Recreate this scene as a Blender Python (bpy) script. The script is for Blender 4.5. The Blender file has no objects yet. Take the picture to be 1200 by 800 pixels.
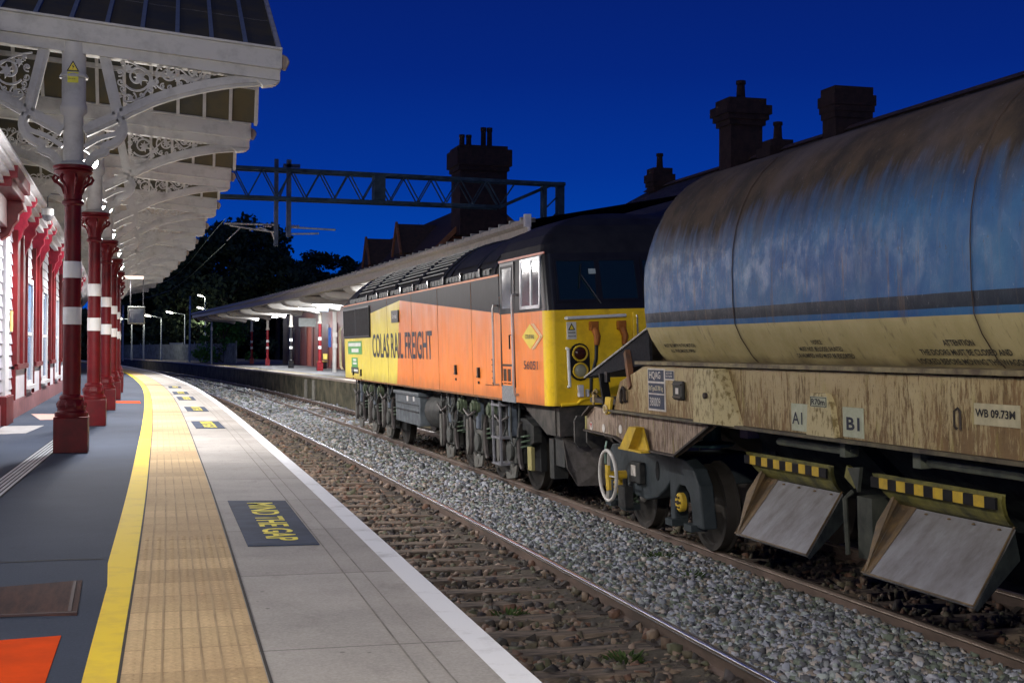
import bpy, bmesh, math, random
import numpy as np
from mathutils import Vector, Matrix
random.seed(7); RNG=np.random.default_rng(7)
S=bpy.context.scene; COL=S.collection
PI=math.pi
def link(o): COL.objects.link(o); return o
# ------------------------------------------------------------------ materials
MC={}
def nt(m): return m.node_tree.nodes, m.node_tree.links
def mat(name,c,rough=.6,metal=0.,var=.15,scale=6.,bump=0.,c2=None,spec=.22,streak=None,coat=0.,detail=6,blo=.35,bhi=.65,bscale=None,alpha=None):
    """principled with noise mixed colour; c2 = second (dirt) colour; streak=(sx,sy,sz) stretches the noise"""
    if name in MC: return MC[name]
    m=bpy.data.materials.new(name); m.use_nodes=True; N,L=nt(m); b=N['Principled BSDF']
    b.inputs['Roughness'].default_value=rough; b.inputs['Metallic'].default_value=metal
    b.inputs['Specular IOR Level'].default_value=spec; b.inputs['Coat Weight'].default_value=coat
    tc=N.new('ShaderNodeTexCoord'); mp=N.new('ShaderNodeMapping'); L.new(tc.outputs['Object'],mp.inputs['Vector'])
    if streak: mp.inputs['Scale'].default_value=streak
    no=N.new('ShaderNodeTexNoise'); no.inputs['Scale'].default_value=scale; no.inputs['Detail'].default_value=detail
    no.inputs['Roughness'].default_value=.65
    L.new(mp.outputs['Vector'],no.inputs['Vector'])
    r=N.new('ShaderNodeValToRGB'); L.new(no.outputs['Fac'],r.inputs['Fac'])
    if c2 is None: c2=tuple(x*(1-var) for x in c); ca=tuple(min(1,x*(1+var*.6)) for x in c)
    else: ca=c
    r.color_ramp.elements[0].position=blo; r.color_ramp.elements[1].position=bhi
    r.color_ramp.elements[0].color=(*c2,1); r.color_ramp.elements[1].color=(*ca,1)
    L.new(r.outputs['Color'],b.inputs['Base Color'])
    if bump>0:
        n2=N.new('ShaderNodeTexNoise'); n2.inputs['Scale'].default_value=bscale or scale*4; n2.inputs['Detail'].default_value=5
        L.new(mp.outputs['Vector'],n2.inputs['Vector'])
        bp=N.new('ShaderNodeBump'); bp.inputs['Strength'].default_value=bump; bp.inputs['Distance'].default_value=.02
        L.new(n2.outputs['Fac'],bp.inputs['Height']); L.new(bp.outputs['Normal'],b.inputs['Normal'])
    MC[name]=m; return m
def emis(name,c,s):
    if name in MC: return MC[name]
    m=bpy.data.materials.new(name); m.use_nodes=True; N,L=nt(m); b=N['Principled BSDF']
    b.inputs['Base Color'].default_value=(*c,1); b.inputs['Emission Color'].default_value=(*c,1); b.inputs['Emission Strength'].default_value=s
    MC[name]=m; return m
def glass(name,c,rough=.06):
    if name in MC: return MC[name]
    m=bpy.data.materials.new(name); m.use_nodes=True; N,L=nt(m); b=N['Principled BSDF']
    b.inputs['Base Color'].default_value=(*c,1); b.inputs['Roughness'].default_value=rough; b.inputs['Specular IOR Level'].default_value=.8
    no=N.new('ShaderNodeTexNoise'); no.inputs['Scale'].default_value=1.5
    r=N.new('ShaderNodeMapRange'); r.inputs['To Min'].default_value=rough*.6; r.inputs['To Max'].default_value=rough*2.2
    L.new(no.outputs['Fac'],r.inputs['Value']); L.new(r.outputs['Result'],b.inputs['Roughness'])
    MC[name]=m; return m
def stone_mat(name,cols,rough=.85):
    m=bpy.data.materials.new(name); m.use_nodes=True; N,L=nt(m); b=N['Principled BSDF']; b.inputs['Roughness'].default_value=rough
    g=N.new('ShaderNodeNewGeometry'); r=N.new('ShaderNodeValToRGB'); L.new(g.outputs['Random Per Island'],r.inputs['Fac'])
    r.color_ramp.interpolation='CONSTANT'
    e=r.color_ramp.elements; e[0].color=(*cols[0],1); e[1].position=1/len(cols); e[1].color=(*cols[1],1)
    for i in range(2,len(cols)): x=e.new(i/len(cols)); x.color=(*cols[i],1)
    tc=N.new('ShaderNodeTexCoord'); no=N.new('ShaderNodeTexNoise'); no.inputs['Scale'].default_value=30; no.inputs['Detail'].default_value=4
    L.new(tc.outputs['Object'],no.inputs['Vector'])
    mr=N.new('ShaderNodeMapRange'); mr.inputs['To Min'].default_value=.55; mr.inputs['To Max'].default_value=1.35; L.new(no.outputs['Fac'],mr.inputs['Value'])
    mx=N.new('ShaderNodeVectorMath'); mx.operation='SCALE'; L.new(r.outputs['Color'],mx.inputs[0]); L.new(mr.outputs['Result'],mx.inputs['Scale'])
    L.new(mx.outputs['Vector'],b.inputs['Base Color'])
    MC[name]=m; return m
class NG:
    def __init__(s,name):
        s.m=bpy.data.materials.new(name); s.m.use_nodes=True; s.N,s.L=nt(s.m); s.b=s.N['Principled BSDF']; s.tc=s.N.new('ShaderNodeTexCoord')
        sp=s.N.new('ShaderNodeSeparateXYZ'); s.L.new(s.tc.outputs['Object'],sp.inputs[0]); s.X,s.Y,s.Z=sp.outputs[0],sp.outputs[1],sp.outputs[2]; MC[name]=s.m
    def rgb(s,c): n=s.N.new('ShaderNodeRGB'); n.outputs[0].default_value=(*c,1); return n.outputs[0]
    def noise(s,sc,st=(1,1,1),det=6,ro=.6):
        mp=s.N.new('ShaderNodeMapping'); mp.inputs['Scale'].default_value=st; s.L.new(s.tc.outputs['Object'],mp.inputs['Vector'])
        n=s.N.new('ShaderNodeTexNoise'); n.inputs['Scale'].default_value=sc; n.inputs['Detail'].default_value=det; n.inputs['Roughness'].default_value=ro; s.L.new(mp.outputs[0],n.inputs['Vector']); return n.outputs['Fac']
    def ma(s,op,a,b=None,c=None):
        n=s.N.new('ShaderNodeMath'); n.operation=op
        for i,x in enumerate((a,b,c)):
            if x is None: continue
            if isinstance(x,(int,float)): n.inputs[i].default_value=x
            else: s.L.new(x,n.inputs[i])
        return n.outputs[0]
    def ramp(s,f,lo,hi,a=0.,b=1.):
        n=s.N.new('ShaderNodeMapRange'); n.inputs['From Min'].default_value=lo; n.inputs['From Max'].default_value=hi; n.inputs['To Min'].default_value=a; n.inputs['To Max'].default_value=b; s.L.new(f,n.inputs['Value']); return n.outputs['Result']
    def mix(s,f,a,b):
        n=s.N.new('ShaderNodeMix'); n.data_type='RGBA'
        if isinstance(f,(int,float)): n.inputs['Factor'].default_value=f
        else: s.L.new(f,n.inputs['Factor'])
        s.L.new(a,n.inputs['A']); s.L.new(b,n.inputs['B']); return n.outputs['Result']
    def bump(s,h,st=.4,d=.01):
        n=s.N.new('ShaderNodeBump'); n.inputs['Strength'].default_value=st; n.inputs['Distance'].default_value=d; s.L.new(h,n.inputs['Height']); s.L.new(n.outputs['Normal'],s.b.inputs['Normal'])
def rust_mat(name,ca,cb,streak,ztop,zbot,amount=.9,sy=1.0):
    g=NG(name); base=g.mix(g.ramp(g.noise(1.7,(1,1,1),5),.35,.65),g.rgb(ca),g.rgb(cb))
    s1=g.noise(13,(1,1.0*sy,.12),7,.7); s2=g.noise(34,(1,1.0*sy,.22),6,.75); patch=g.noise(1.1,(1,1,.5),4); 
    h=g.ramp(g.Z,ztop,zbot)
    e=g.ma('ADD',g.ma('ADD',g.ma('MULTIPLY',s1,.60),g.ma('MULTIPLY',s2,.80)),g.ma('ADD',g.ma('MULTIPLY',patch,.55),g.ma('MULTIPLY',h,.12)))
    k=g.ramp(e,1.02,1.13); sc=g.mix(g.ramp(g.noise(5,(1,1,.3)),.35,.65),g.rgb(streak),g.rgb(tuple(x*.45 for x in streak)))
    col=g.mix(g.ma('MULTIPLY',k,amount),base,sc)
    y=g.ramp(g.noise(8,(1,1.2,.25),6,.7),.56,.64); col=g.mix(g.ma('MULTIPLY',y,.35),col,g.rgb((.30,.27,.06)))
    sp=g.ramp(g.noise(60,(1,1,.6),4,.6),.60,.66); col=g.mix(g.ma('MULTIPLY',sp,.6),col,g.rgb((.08,.05,.03)))
    g.L.new(col,g.b.inputs['Base Color']); g.L.new(g.ramp(k,0,1,.5,.8),g.b.inputs['Roughness']); g.b.inputs['Specular IOR Level'].default_value=.35
    g.bump(g.ma('ADD',s2,g.ma('MULTIPLY',k,.6)),.5,.006); return g.m
# ------------------------------------------------------------------ mesh builder
class MB:
    def __init__(s): s.v=[]; s.f=[]; s.m=[]; s.mats=[]
    def mi(s,mt):
        if mt is None: return 0
        if mt not in s.mats: s.mats.append(mt)
        return s.mats.index(mt)
    def add(s,vs,fs,mt=None):
        o=len(s.v); k=s.mi(mt); s.v+= [tuple(v) for v in vs]; s.f+=[tuple(i+o for i in f) for f in fs]; s.m+=[k]*len(fs); return s
    def box(s,a,b,mt=None):
        x0,x1=sorted((a[0],b[0])); y0,y1=sorted((a[1],b[1])); z0,z1=sorted((a[2],b[2]))
        return s.add([(x0,y0,z0),(x1,y0,z0),(x1,y1,z0),(x0,y1,z0),(x0,y0,z1),(x1,y0,z1),(x1,y1,z1),(x0,y1,z1)],
          [(0,3,2,1),(4,5,6,7),(0,1,5,4),(1,2,6,5),(2,3,7,6),(3,0,4,7)],mt)
    def prism(s,pts,d,mt=None):
        """pts 3D planar polygon, extruded by vector d"""
        n=len(pts); d=Vector(d); P=[Vector(p) for p in pts]
        nn=sum(((P[i]-P[0]).cross(P[(i+1)%n]-P[0]) for i in range(1,n)),Vector())
        if nn.dot(d)>0: P=P[::-1]
        vs=P+[p+d for p in P]
        return s.add(vs,[tuple(range(n)),tuple(range(2*n-1,n-1,-1))]+[(i,i+n,(i+1)%n+n,(i+1)%n) for i in range(n)],mt)
    def bar(s,p,q,w,h,mt=None,up=(0,0,1)):
        p=Vector(p);q=Vector(q);d=(q-p)
        if d.length<1e-6: return s
        d.normalize(); u=Vector(up)
        if abs(d.dot(u))>.98: u=Vector((1,0,0)) if abs(d.x)<.9 else Vector((0,1,0))
        x=d.cross(u).normalized()*w/2; y=x.cross(d).normalized()*h/2
        A=[p-x-y,p+x-y,p+x+y,p-x+y]; B=[a+(q-p) for a in A]
        return s.add(A+B,[(0,3,2,1),(4,5,6,7),(0,1,5,4),(1,2,6,5),(2,3,7,6),(3,0,4,7)],mt)
    def tube(s,pts,r,n=8,mt=None,caps=True,closed=False):
        P=[Vector(p) for p in pts]; k=len(P); R=r if hasattr(r,'__len__') else [r]*k
        vs=[];fs=[]; prev=None
        for i,p in enumerate(P):
            a=P[(i-1)%k] if (i>0 or closed) else p; b=P[(i+1)%k] if (i<k-1 or closed) else p
            t=(b-a); t=t.normalized() if t.length>1e-9 else Vector((0,0,1))
            if prev is None:
                u=Vector((0,0,1)) if abs(t.z)<.9 else Vector((1,0,0)); x=t.cross(u).normalized()
            else:
                x=(prev-t*prev.dot(t)); x=x.normalized() if x.length>1e-6 else t.orthogonal().normalized()
            prev=x; y=t.cross(x)
            for j in range(n):
                a_=2*PI*j/n; vs.append(p+(x*math.cos(a_)+y*math.sin(a_))*R[i])
        m=k if closed else k-1
        for i in range(m):
            i2=(i+1)%k
            for j in range(n): fs.append((i*n+j,i*n+(j+1)%n,i2*n+(j+1)%n,i2*n+j))
        if caps and not closed: fs.append(tuple(range(n-1,-1,-1))); fs.append(tuple((k-1)*n+j for j in range(n)))
        return s.add(vs,fs,mt)
    def lathe(s,prof,c=(0,0,0),n=20,axis='z',mt=None):
        """prof list of (r,h)"""
        vs=[];fs=[]
        for r,h in prof:
            for j in range(n):
                a=2*PI*j/n; x,y=r*math.cos(a),r*math.sin(a)
                p={'z':(x,y,h),'x':(h,x,y),'y':(y,h,x)}[axis]
                vs.append((p[0]+c[0],p[1]+c[1],p[2]+c[2]))
        k=len(prof)
        for i in range(k-1):
            for j in range(n): fs.append((i*n+j,i*n+(j+1)%n,(i+1)*n+(j+1)%n,(i+1)*n+j))
        fs.append(tuple(range(n-1,-1,-1))); fs.append(tuple((k-1)*n+j for j in range(n)))
        return s.add(vs,fs,mt)
    def grid(s,rows,mt=None,closed=False,flip=False):
        n=len(rows[0]); vs=[p for r in rows for p in r]; fs=[]
        for i in range(len(rows)-1):
            for j in range(n if closed else n-1):
                j2=(j+1)%n; q=(i*n+j,i*n+j2,(i+1)*n+j2,(i+1)*n+j); fs.append(q[::-1] if flip else q)
        return s.add(vs,fs,mt)
    def build(s,name,mt,parent=None,smooth=False,bevel=0,loc=None,recalc=False):
        me=bpy.data.meshes.new(name)
        me.from_pydata([tuple(v) for v in s.v],[],s.f)
        ms=[x if x is not None else mt for x in s.mats] or [mt]
        if not s.mats: ms=[mt]
        elif None not in s.mats and any(True for _ in ()): pass
        for x in ms: me.materials.append(x)
        if s.mats: me.polygons.foreach_set('material_index',s.m)
        if recalc:
            bm=bmesh.new(); bm.from_mesh(me); bmesh.ops.recalc_face_normals(bm,faces=bm.faces); bm.to_mesh(me); bm.free()
        me.update()
        o=bpy.data.objects.new(name,me); link(o)
        if parent: o.parent=parent
        if loc: o.location=loc
        if smooth:
            me.polygons.foreach_set('use_smooth',[True]*len(me.polygons))
            try: me.set_sharp_from_angle(angle=math.radians(smooth if smooth>1 else 40))
            except Exception: pass
        if bevel:
            b=o.modifiers.new('bevel','BEVEL'); b.width=bevel; b.segments=2; b.limit_method='ANGLE'; b.angle_limit=math.radians(40)
        return o
def np_mesh(name,V,F,mt,parent=None,smooth=False):
    me=bpy.data.meshes.new(name); V=np.asarray(V,dtype=np.float32); F=np.asarray(F,dtype=np.int32); k=F.shape[1]
    me.vertices.add(len(V)); me.vertices.foreach_set('co',V.ravel())
    me.loops.add(F.size); me.loops.foreach_set('vertex_index',F.ravel())
    me.polygons.add(len(F)); me.polygons.foreach_set('loop_start',np.arange(len(F),dtype=np.int32)*k)
    me.polygons.foreach_set('loop_total',np.full(len(F),k,dtype=np.int32))
    me.update(calc_edges=True); me.validate(); me.materials.append(mt)
    o=bpy.data.objects.new(name,me); link(o)
    if parent: o.parent=parent
    return o
def tag(o,label,cat,group=None,kind=None):
    if label: o['label']=label
    if cat: o['category']=cat
    if group: o['group']=group
    if kind: o['kind']=kind
    return o
def st(o): o['kind']='structure'; return o
def empty(name,loc=(0,0,0),rot=(0,0,0)):
    o=bpy.data.objects.new(name,None); o.empty_display_size=.3; link(o); o.location=loc; o.rotation_euler=rot; return o
def dup(root,loc,label=None,group=None,rotz=None):
    r=root.copy(); link(r); r.location=loc
    if rotz is not None: r.rotation_euler=(0,0,rotz)
    if label: r['label']=label
    if group: r['group']=group
    for ch in list(root.children):
        c=ch.copy(); link(c); c.parent=r
        for g in list(ch.children):
            d=g.copy(); link(d); d.parent=c
    return r
def text(name,body,org,xv,yv,mt,parent=None,bold=.0,thick=.003,fit=True):
    """lettering mapped into the rectangle org, xv (width vector), yv (height vector)"""
    cu=bpy.data.curves.new('t','FONT'); cu.body=body; cu.size=1; cu.offset=bold; cu.resolution_u=3
    to=bpy.data.objects.new('t',cu); link(to)
    dg=bpy.context.evaluated_depsgraph_get(); dg.update()
    me=bpy.data.meshes.new_from_object(to.evaluated_get(dg)); bpy.data.objects.remove(to); bpy.data.curves.remove(cu)
    co=np.empty(len(me.vertices)*3); me.vertices.foreach_get('co',co); co=co.reshape(-1,3)
    mn=co.min(0); mxx=co.max(0); sx=(co[:,0]-mn[0])/(mxx[0]-mn[0]); sy=(co[:,1]-mn[1])/(mxx[1]-mn[1])
    X=np.array(xv,float); Y=np.array(yv,float); nrm=np.cross(X,Y); nrm/=np.linalg.norm(nrm)
    co=np.array(org,float)+sx[:,None]*X+sy[:,None]*Y+nrm*thick
    me.vertices.foreach_set('co',co.ravel()); me.update(); me.name=name
    me.materials.clear(); me.materials.append(mt)
    o=bpy.data.objects.new(name,me); link(o)
    if parent: o.parent=parent
    return o
# ------------------------------------------------------------------ palette
WHITE=mat('white_paint',(.62,.61,.58),.5,var=.12,scale=3,bump=.1)
CANW=mat('canopy_paint',(.43,.42,.39),.6,c2=(.30,.295,.27),scale=4,blo=.3,bhi=.55,bump=.15)
MAROON=mat('maroon_paint',(.115,.004,.007),.5,c2=(.07,.004,.006),scale=5,spec=.22,bump=.12,bscale=9)
BRACKET=mat('red_paint',(.32,.02,.045),.55,var=.3,spec=.2)
BLACKP=mat('black_paint',(.012,.012,.014),.35,var=.3,scale=4,coat=.2)
ROOFB=mat('sooty_roof',(.022,.022,.024),.6,c2=(.01,.01,.012),scale=3,bump=.2)
UNDER=mat('underframe_grime',(.05,.05,.046),.65,c2=(.016,.018,.02),scale=7,bump=.4,blo=.35,bhi=.7)
UNDERL=mat('underframe_pale',(.12,.125,.115),.6,c2=(.09,.08,.07),scale=6,bump=.3)
def livery(name,ca,cb,dust=(.20,.12,.07)):
    g=NG(name); col=g.mix(g.ramp(g.noise(1.2,(1,1,.8),4),.3,.7),g.rgb(ca),g.rgb(cb))
    st_=g.ramp(g.noise(7,(1,2.2,.16),7,.7),.52,.70); col=g.mix(g.ma('MULTIPLY',st_,.32),col,g.rgb(dust))
    lo=g.ramp(g.ma('ADD',g.Z,g.ma('MULTIPLY',g.ma('SUBTRACT',g.noise(4,(1,1,.6),5),.5),.35)),1.62,1.34); col=g.mix(g.ma('MULTIPLY',lo,.55),col,g.rgb((.12,.075,.045)))
    sp=g.ramp(g.noise(38,(1,1,.8),4,.6),.66,.70); col=g.mix(g.ma('MULTIPLY',sp,.35),col,g.rgb((.15,.08,.05)))
    g.L.new(col,g.b.inputs['Base Color']); g.L.new(g.ramp(g.noise(3,(1,1,.5)),.3,.7,.28,.5),g.b.inputs['Roughness']); g.b.inputs['Specular IOR Level'].default_value=.28
    g.bump(g.ma('ADD',g.noise(1.6,(1,1,.7),2),g.ma('MULTIPLY',g.noise(9,(1,1,.6),3),.12)),.55,.02); return g.m
ORANGE=livery('orange_livery',(.88,.26,.05),(.80,.215,.04)); YELLOWL=livery('yellow_livery',(.86,.72,.10),(.76,.62,.09))
YELLOWE=mat('yellow_end',(.84,.56,.02),.42,c2=(.58,.36,.02),scale=5,coat=.08,blo=.2,bhi=.5,bump=.1)
STEEL=mat('bare_steel',(.45,.44,.42),.35,metal=.8,var=.3)
GREYM=mat('grey_metal',(.3,.3,.3),.45,metal=.3,var=.2)
DKGLASS=glass('dark_glass',(.006,.018,.02))
WGLASS=glass('window_glass',(.05,.07,.09))
WGLASS.node_tree.nodes['Principled BSDF'].inputs['Specular IOR Level'].default_value=.3
GUTTER=mat('cream_gutter',(.42,.38,.31),.5,var=.2)
SLATE=mat('slate',(.10,.085,.085),.8,c2=(.03,.025,.025),scale=5,bump=.5)
BRICK=mat('dark_brick',(.16,.06,.035),.85,c2=(.09,.035,.025),scale=8,bump=.4)
GALV=mat('weathered_steel',(.22,.24,.2),.55,metal=.3,c2=(.12,.13,.12),scale=3)
def fac_mix(m,fac,ca,cb):
    pass
# ------------------------------------------------------------------ path functions
PK=[(-10,1.2),(0,1.33),(5,1.42),(8,1.49),(10.6,1.545),(16.3,1.64),(21,1.71),(28,1.79),(35,1.83),(42,1.82),(54,1.62),(64,1.33),(72,1.02),(90,-.1),(108,-1.4),(130,-3.5),(160,-7.2),(200,-13.3),(240,-20.5)]
BK=[(-10,4.03),(8,3.97),(14,4.03),(28,4.03),(39,3.95),(56,3.68),(72,3.2),(90,2.3),(108,1.05),(130,-.9),(160,-4.3),(200,-9.8),(240,-16.8)]
FK=[(-10,5.93),(24,5.93),(40,5.83),(56,5.58),(72,5.1),(90,4.2),(108,2.95),(130,1.0),(160,-2.3),(200,-7.7),(240,-14.6)]
FP=[(-10,8.5),(30,8.5),(40,8.4),(57,8.0),(72,7.35),(90,6.35),(116,4.6),(140,2.4),(160,.2),(182,-2.6),(200,-5),(240,-11)]
def smooth_fn(K):
    xs=np.array([k[0] for k in K],float); ys=np.array([k[1] for k in K],float)
    d=np.gradient(ys,xs)
    def f(y):
        y=min(max(y,xs[0]),xs[-1]); i=min(int(np.searchsorted(xs,y,side='right'))-1,len(xs)-2); i=max(i,0)
        h=xs[i+1]-xs[i]; t=(y-xs[i])/h
        return float((2*t**3-3*t**2+1)*ys[i]+(t**3-2*t**2+t)*h*d[i]+(-2*t**3+3*t**2)*ys[i+1]+(t**3-t**2)*h*d[i+1])
    return f
P=smooth_fn(PK); B=smooth_fn(BK); Fr=smooth_fn(FK); FPf=smooth_fn(FP)
def ysamp(a,b,step=1.): 
    n=max(2,int(math.ceil((b-a)/step))+1); return [a+(b-a)*i/(n-1) for i in range(n)]
def ribbon(name,fa,fb,a,b,z,mt,step=1.,thick=0.):
    mb=MB(); ys=ysamp(a,b,step)
    mb.grid([[(fa(y),y,z),(fb(y),y,z)] for y in ys])
    if thick:
        mb.grid([[(fb(y),y,z),(fb(y),y,z-thick)] for y in ys]); mb.grid([[(fa(y),y,z-thick),(fa(y),y,z)] for y in ys])
        y=ys[0]; mb.add([(fa(y),y,z),(fb(y),y,z),(fb(y),y,z-thick),(fa(y),y,z-thick)],[(0,3,2,1)])
    return mb.build(name,mt)
# ================================================================== GROUND AND PLATFORMS
PZ=.9; WX=-2.05
EARTH=mat('trackbed',(.10,.085,.065),.95,c2=(.035,.03,.025),scale=3,bump=.9,bscale=22)
st(MB().add([(-400,-60,-.42),(400,-60,-.42),(400,900,-.42),(-400,900,-.42)],[(0,1,2,3)]).build('ground',mat('dark_ground',(.05,.05,.035),.95,scale=.5,bump=.5)))
def asphalt():
    m=mat('platform_asphalt',(.062,.078,.112),.8,c2=(.032,.040,.062),scale=.9,blo=.3,bhi=.7,bump=.35,bscale=60,spec=.15); return m
ASPH=asphalt()
PAV=mat('coper_slabs',(.41,.385,.355),.8,c2=(.29,.275,.26),scale=1.3,blo=.28,bhi=.62,bump=.2,bscale=45,spec=.12)
def joints(m,ysp,dark,w=.012,xsp=None,xoff=0.,xcount=True):
    """slab joints across the platform every ysp metres"""
    N,L=nt(m); b=N['Principled BSDF']; src=b.inputs['Base Color'].links[0].from_socket
    tc=N.new('ShaderNodeTexCoord'); sp=N.new('ShaderNodeSeparateXYZ'); L.new(tc.outputs['Object'],sp.inputs[0])
    def line(sock,period,w):
        a=N.new('ShaderNodeMath'); a.operation='DIVIDE'; a.inputs[1].default_value=period; L.new(sock,a.inputs[0])
        f=N.new('ShaderNodeMath'); f.operation='FRACT'; L.new(a.outputs[0],f.inputs[0])
        c=N.new('ShaderNodeMath'); c.operation='LESS_THAN'; c.inputs[1].default_value=w/period; L.new(f.outputs[0],c.inputs[0]); return c.outputs[0]
    o=line(sp.outputs['Y'],ysp,w)
    mx=N.new('ShaderNodeMix'); mx.data_type='RGBA'; mx.inputs['B'].default_value=(*dark,1)
    sc=N.new('ShaderNodeMath'); sc.operation='MULTIPLY'; sc.inputs[1].default_value=.75; L.new(o,sc.inputs[0])
    L.new(sc.outputs[0],mx.inputs['Factor']); L.new(src,mx.inputs['A']); L.new(mx.outputs['Result'],b.inputs['Base Color'])
def ground_mat(name,ca,cb,stain,slab=None,gum=.5,bsc=45,slabvar=.0,joint=(.09,.085,.08),jw=.012):
    g=NG(name); col=g.mix(g.ramp(g.noise(1.1,(1,1,1),6),.3,.68),g.rgb(cb),g.rgb(ca))
    if slab:
        fl=g.ma('FLOOR',g.ma('DIVIDE',g.Y,slab)); wn=g.N.new('ShaderNodeTexWhiteNoise'); wn.noise_dimensions='1D'; g.L.new(fl,wn.inputs['W'])
        k=g.ramp(wn.outputs['Value'],0,1,1-slabvar,1+slabvar*.6); vm=g.N.new('ShaderNodeVectorMath'); vm.operation='SCALE'; g.L.new(col,vm.inputs[0]); g.L.new(k,vm.inputs['Scale']); col=vm.outputs['Vector']
        ln=g.ma('LESS_THAN',g.ma('FRACT',g.ma('DIVIDE',g.Y,slab)),jw/slab); col=g.mix(g.ma('MULTIPLY',ln,.7),col,g.rgb(joint))
    big=g.ramp(g.noise(.45,(1,.5,1),5),.55,.72); col=g.mix(g.ma('MULTIPLY',big,.4),col,g.rgb(stain))
    vo=g.N.new('ShaderNodeTexVoronoi'); vo.inputs['Scale'].default_value=5.5; g.L.new(g.tc.outputs['Object'],vo.inputs['Vector'])
    sp=g.ramp(vo.outputs['Distance'],.075,.05); sel=g.ramp(g.noise(2.3,(1,1,1),2),.5,.56); col=g.mix(g.ma('MULTIPLY',g.ma('MULTIPLY',sp,sel),gum),col,g.rgb(tuple(x*.5 for x in stain)))
    scuff=g.ramp(g.noise(3,(2.0,.9,1),7,.7),.56,.70); col=g.mix(g.ma('MULTIPLY',scuff,.3),col,g.rgb(stain))
    fine=g.ramp(g.noise(70,(1,1,1),3,.7),.3,.7,.85,1.12); vm=g.N.new('ShaderNodeVectorMath'); vm.operation='SCALE'; g.L.new(col,vm.inputs[0]); g.L.new(fine,vm.inputs['Scale']); col=vm.outputs['Vector']
    g.L.new(col,g.b.inputs['Base Color']); g.b.inputs['Roughness'].default_value=.85; g.b.inputs['Specular IOR Level'].default_value=.06
    g.bump(g.ma('ADD',g.noise(bsc,(1,1,1),4,.7),g.noise(bsc*.4,(1,1,1),2)),.35,.004); return g.m
PAV=ground_mat('coper_slab_stone',(.44,.415,.385),(.33,.315,.295),(.19,.175,.16),1.83,.6,45,.10)
ASPH=ground_mat('worn_asphalt',(.055,.068,.098),(.045,.056,.082),(.034,.042,.06),None,.5,70)
yel=lambda y:P(y)-1.605-(.03 if y>7.3 else 0); tl=lambda y:P(y)-1.475; tr_=lambda y:P(y)-.955
# near platform body: one sheet plus side wall
mb=MB(); ys=ysamp(-10,150,2)
mb.grid([[(-16,y,PZ),(P(y)-.02,y,PZ)] for y in ys]); 
st(mb.build('platform',ASPH))
PWALL=mat('platform_wall',(.16,.13,.10),.85,c2=(.06,.055,.045),scale=2.2,bump=.6)
mb=MB(); mb.grid([[(P(y)-.02,y,PZ-.08),(P(y)-.06,y,-.4)] for y in ys]); st(mb.build('platform_wall',PWALL))
st(ribbon('platform_coping',tr_,lambda y:P(y),-10,150,PZ+.004,PAV,1.0,.085))
TAC=ground_mat('tactile_slabs',(.62,.46,.26),(.48,.345,.20),(.34,.23,.13),.4,.3,40,.14,(.24,.16,.09),.008)
tac=st(ribbon('tactile_paving',lambda y:tl(y),tr_,-10,150,PZ+.009,TAC,1.0))
# raised blister rows that the six dark grooves run between, and dark joint at either side
mb=MB(); gm=mat('groove_dirt',(.36,.255,.145),.9,c2=(.46,.34,.195),scale=2.5,blo=.4,bhi=.6)
for i in range(1,7):
    f=i/7.0
    for (ya,yb) in [(2,60)]:
        for k in range(len(ysamp(ya,yb,.8))-1):
            y0=ysamp(ya,yb,.8)[k]; y1=ysamp(ya,yb,.8)[k+1]
            x0=tl(y0)+.52*f; x1=tl(y1)+.52*f; w=.0045
            mb.add([(x0-w,y0,PZ+.012),(x0+w,y0,PZ+.012),(x1+w,y1,PZ+.012),(x1-w,y1,PZ+.012)],[(0,1,2,3)])
o=mb.build('tactile_groove',gm); st(o)
# blister studs
V=[];F=[]
yy=3.6
base=np.array([[math.cos(a)*.017,math.sin(a)*.017,0] for a in np.arange(8)*PI/4]+[[math.cos(a)*.009,math.sin(a)*.009,.0028] for a in np.arange(8)*PI/4])
studs=[]
while yy<9:
    for i in range(7):
        studs.append((tl(yy)+.52*(i+.5)/7-.016*0,yy,PZ+.0095))
    yy+=.066
studs=np.array(studs); V=(studs[:,None,:]+base[None]).reshape(-1,3); F=[]
q=np.array([[j,(j+1)%8,8+(j+1)%8,8+j] for j in range(8)]+[[8,9,10,11],[8,11,12,15],[12,13,14,15]])
F=(np.arange(len(studs))[:,None,None]*16+q[None]).reshape(-1,4)
st(np_mesh('tactile_studs',V,F,TAC))
YPAINT=mat('yellow_line_paint',(.80,.58,.04),.75,c2=(.62,.43,.06),scale=3,blo=.25,bhi=.5,bump=.1,spec=.12)
st(ribbon('yellow_line',yel,lambda y:tl(y)-.008,-10,150,PZ+.006,YPAINT,.75))
WPAINT=mat('white_line_paint',(.80,.81,.83),.75,c2=(.55,.55,.55),scale=4,blo=.25,bhi=.45)
st(ribbon('white_edge_line',lambda y:P(y)-.125,lambda y:P(y)+.002,-10,150,PZ+.008,WPAINT,1.))
JT=mat('joint_dirt',(.06,.055,.05),.9)
for f_,a,b,w in ((lambda y:tr_(y)+.004,2,60,.012),(lambda y:P(y)-.40,1,60,.008),(lambda y:P(y)-.30,1,60,.006),(lambda y:tl(y)-.008,2,60,.012)):
    st(ribbon('paving_joint',f_,(lambda f_,w:(lambda y:f_(y)+w))(f_,w),a,b,PZ+.0105,(JT if w>.01 else mat('fine_joint',(.22,.205,.185),.9,var=.3)),1.))
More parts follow.
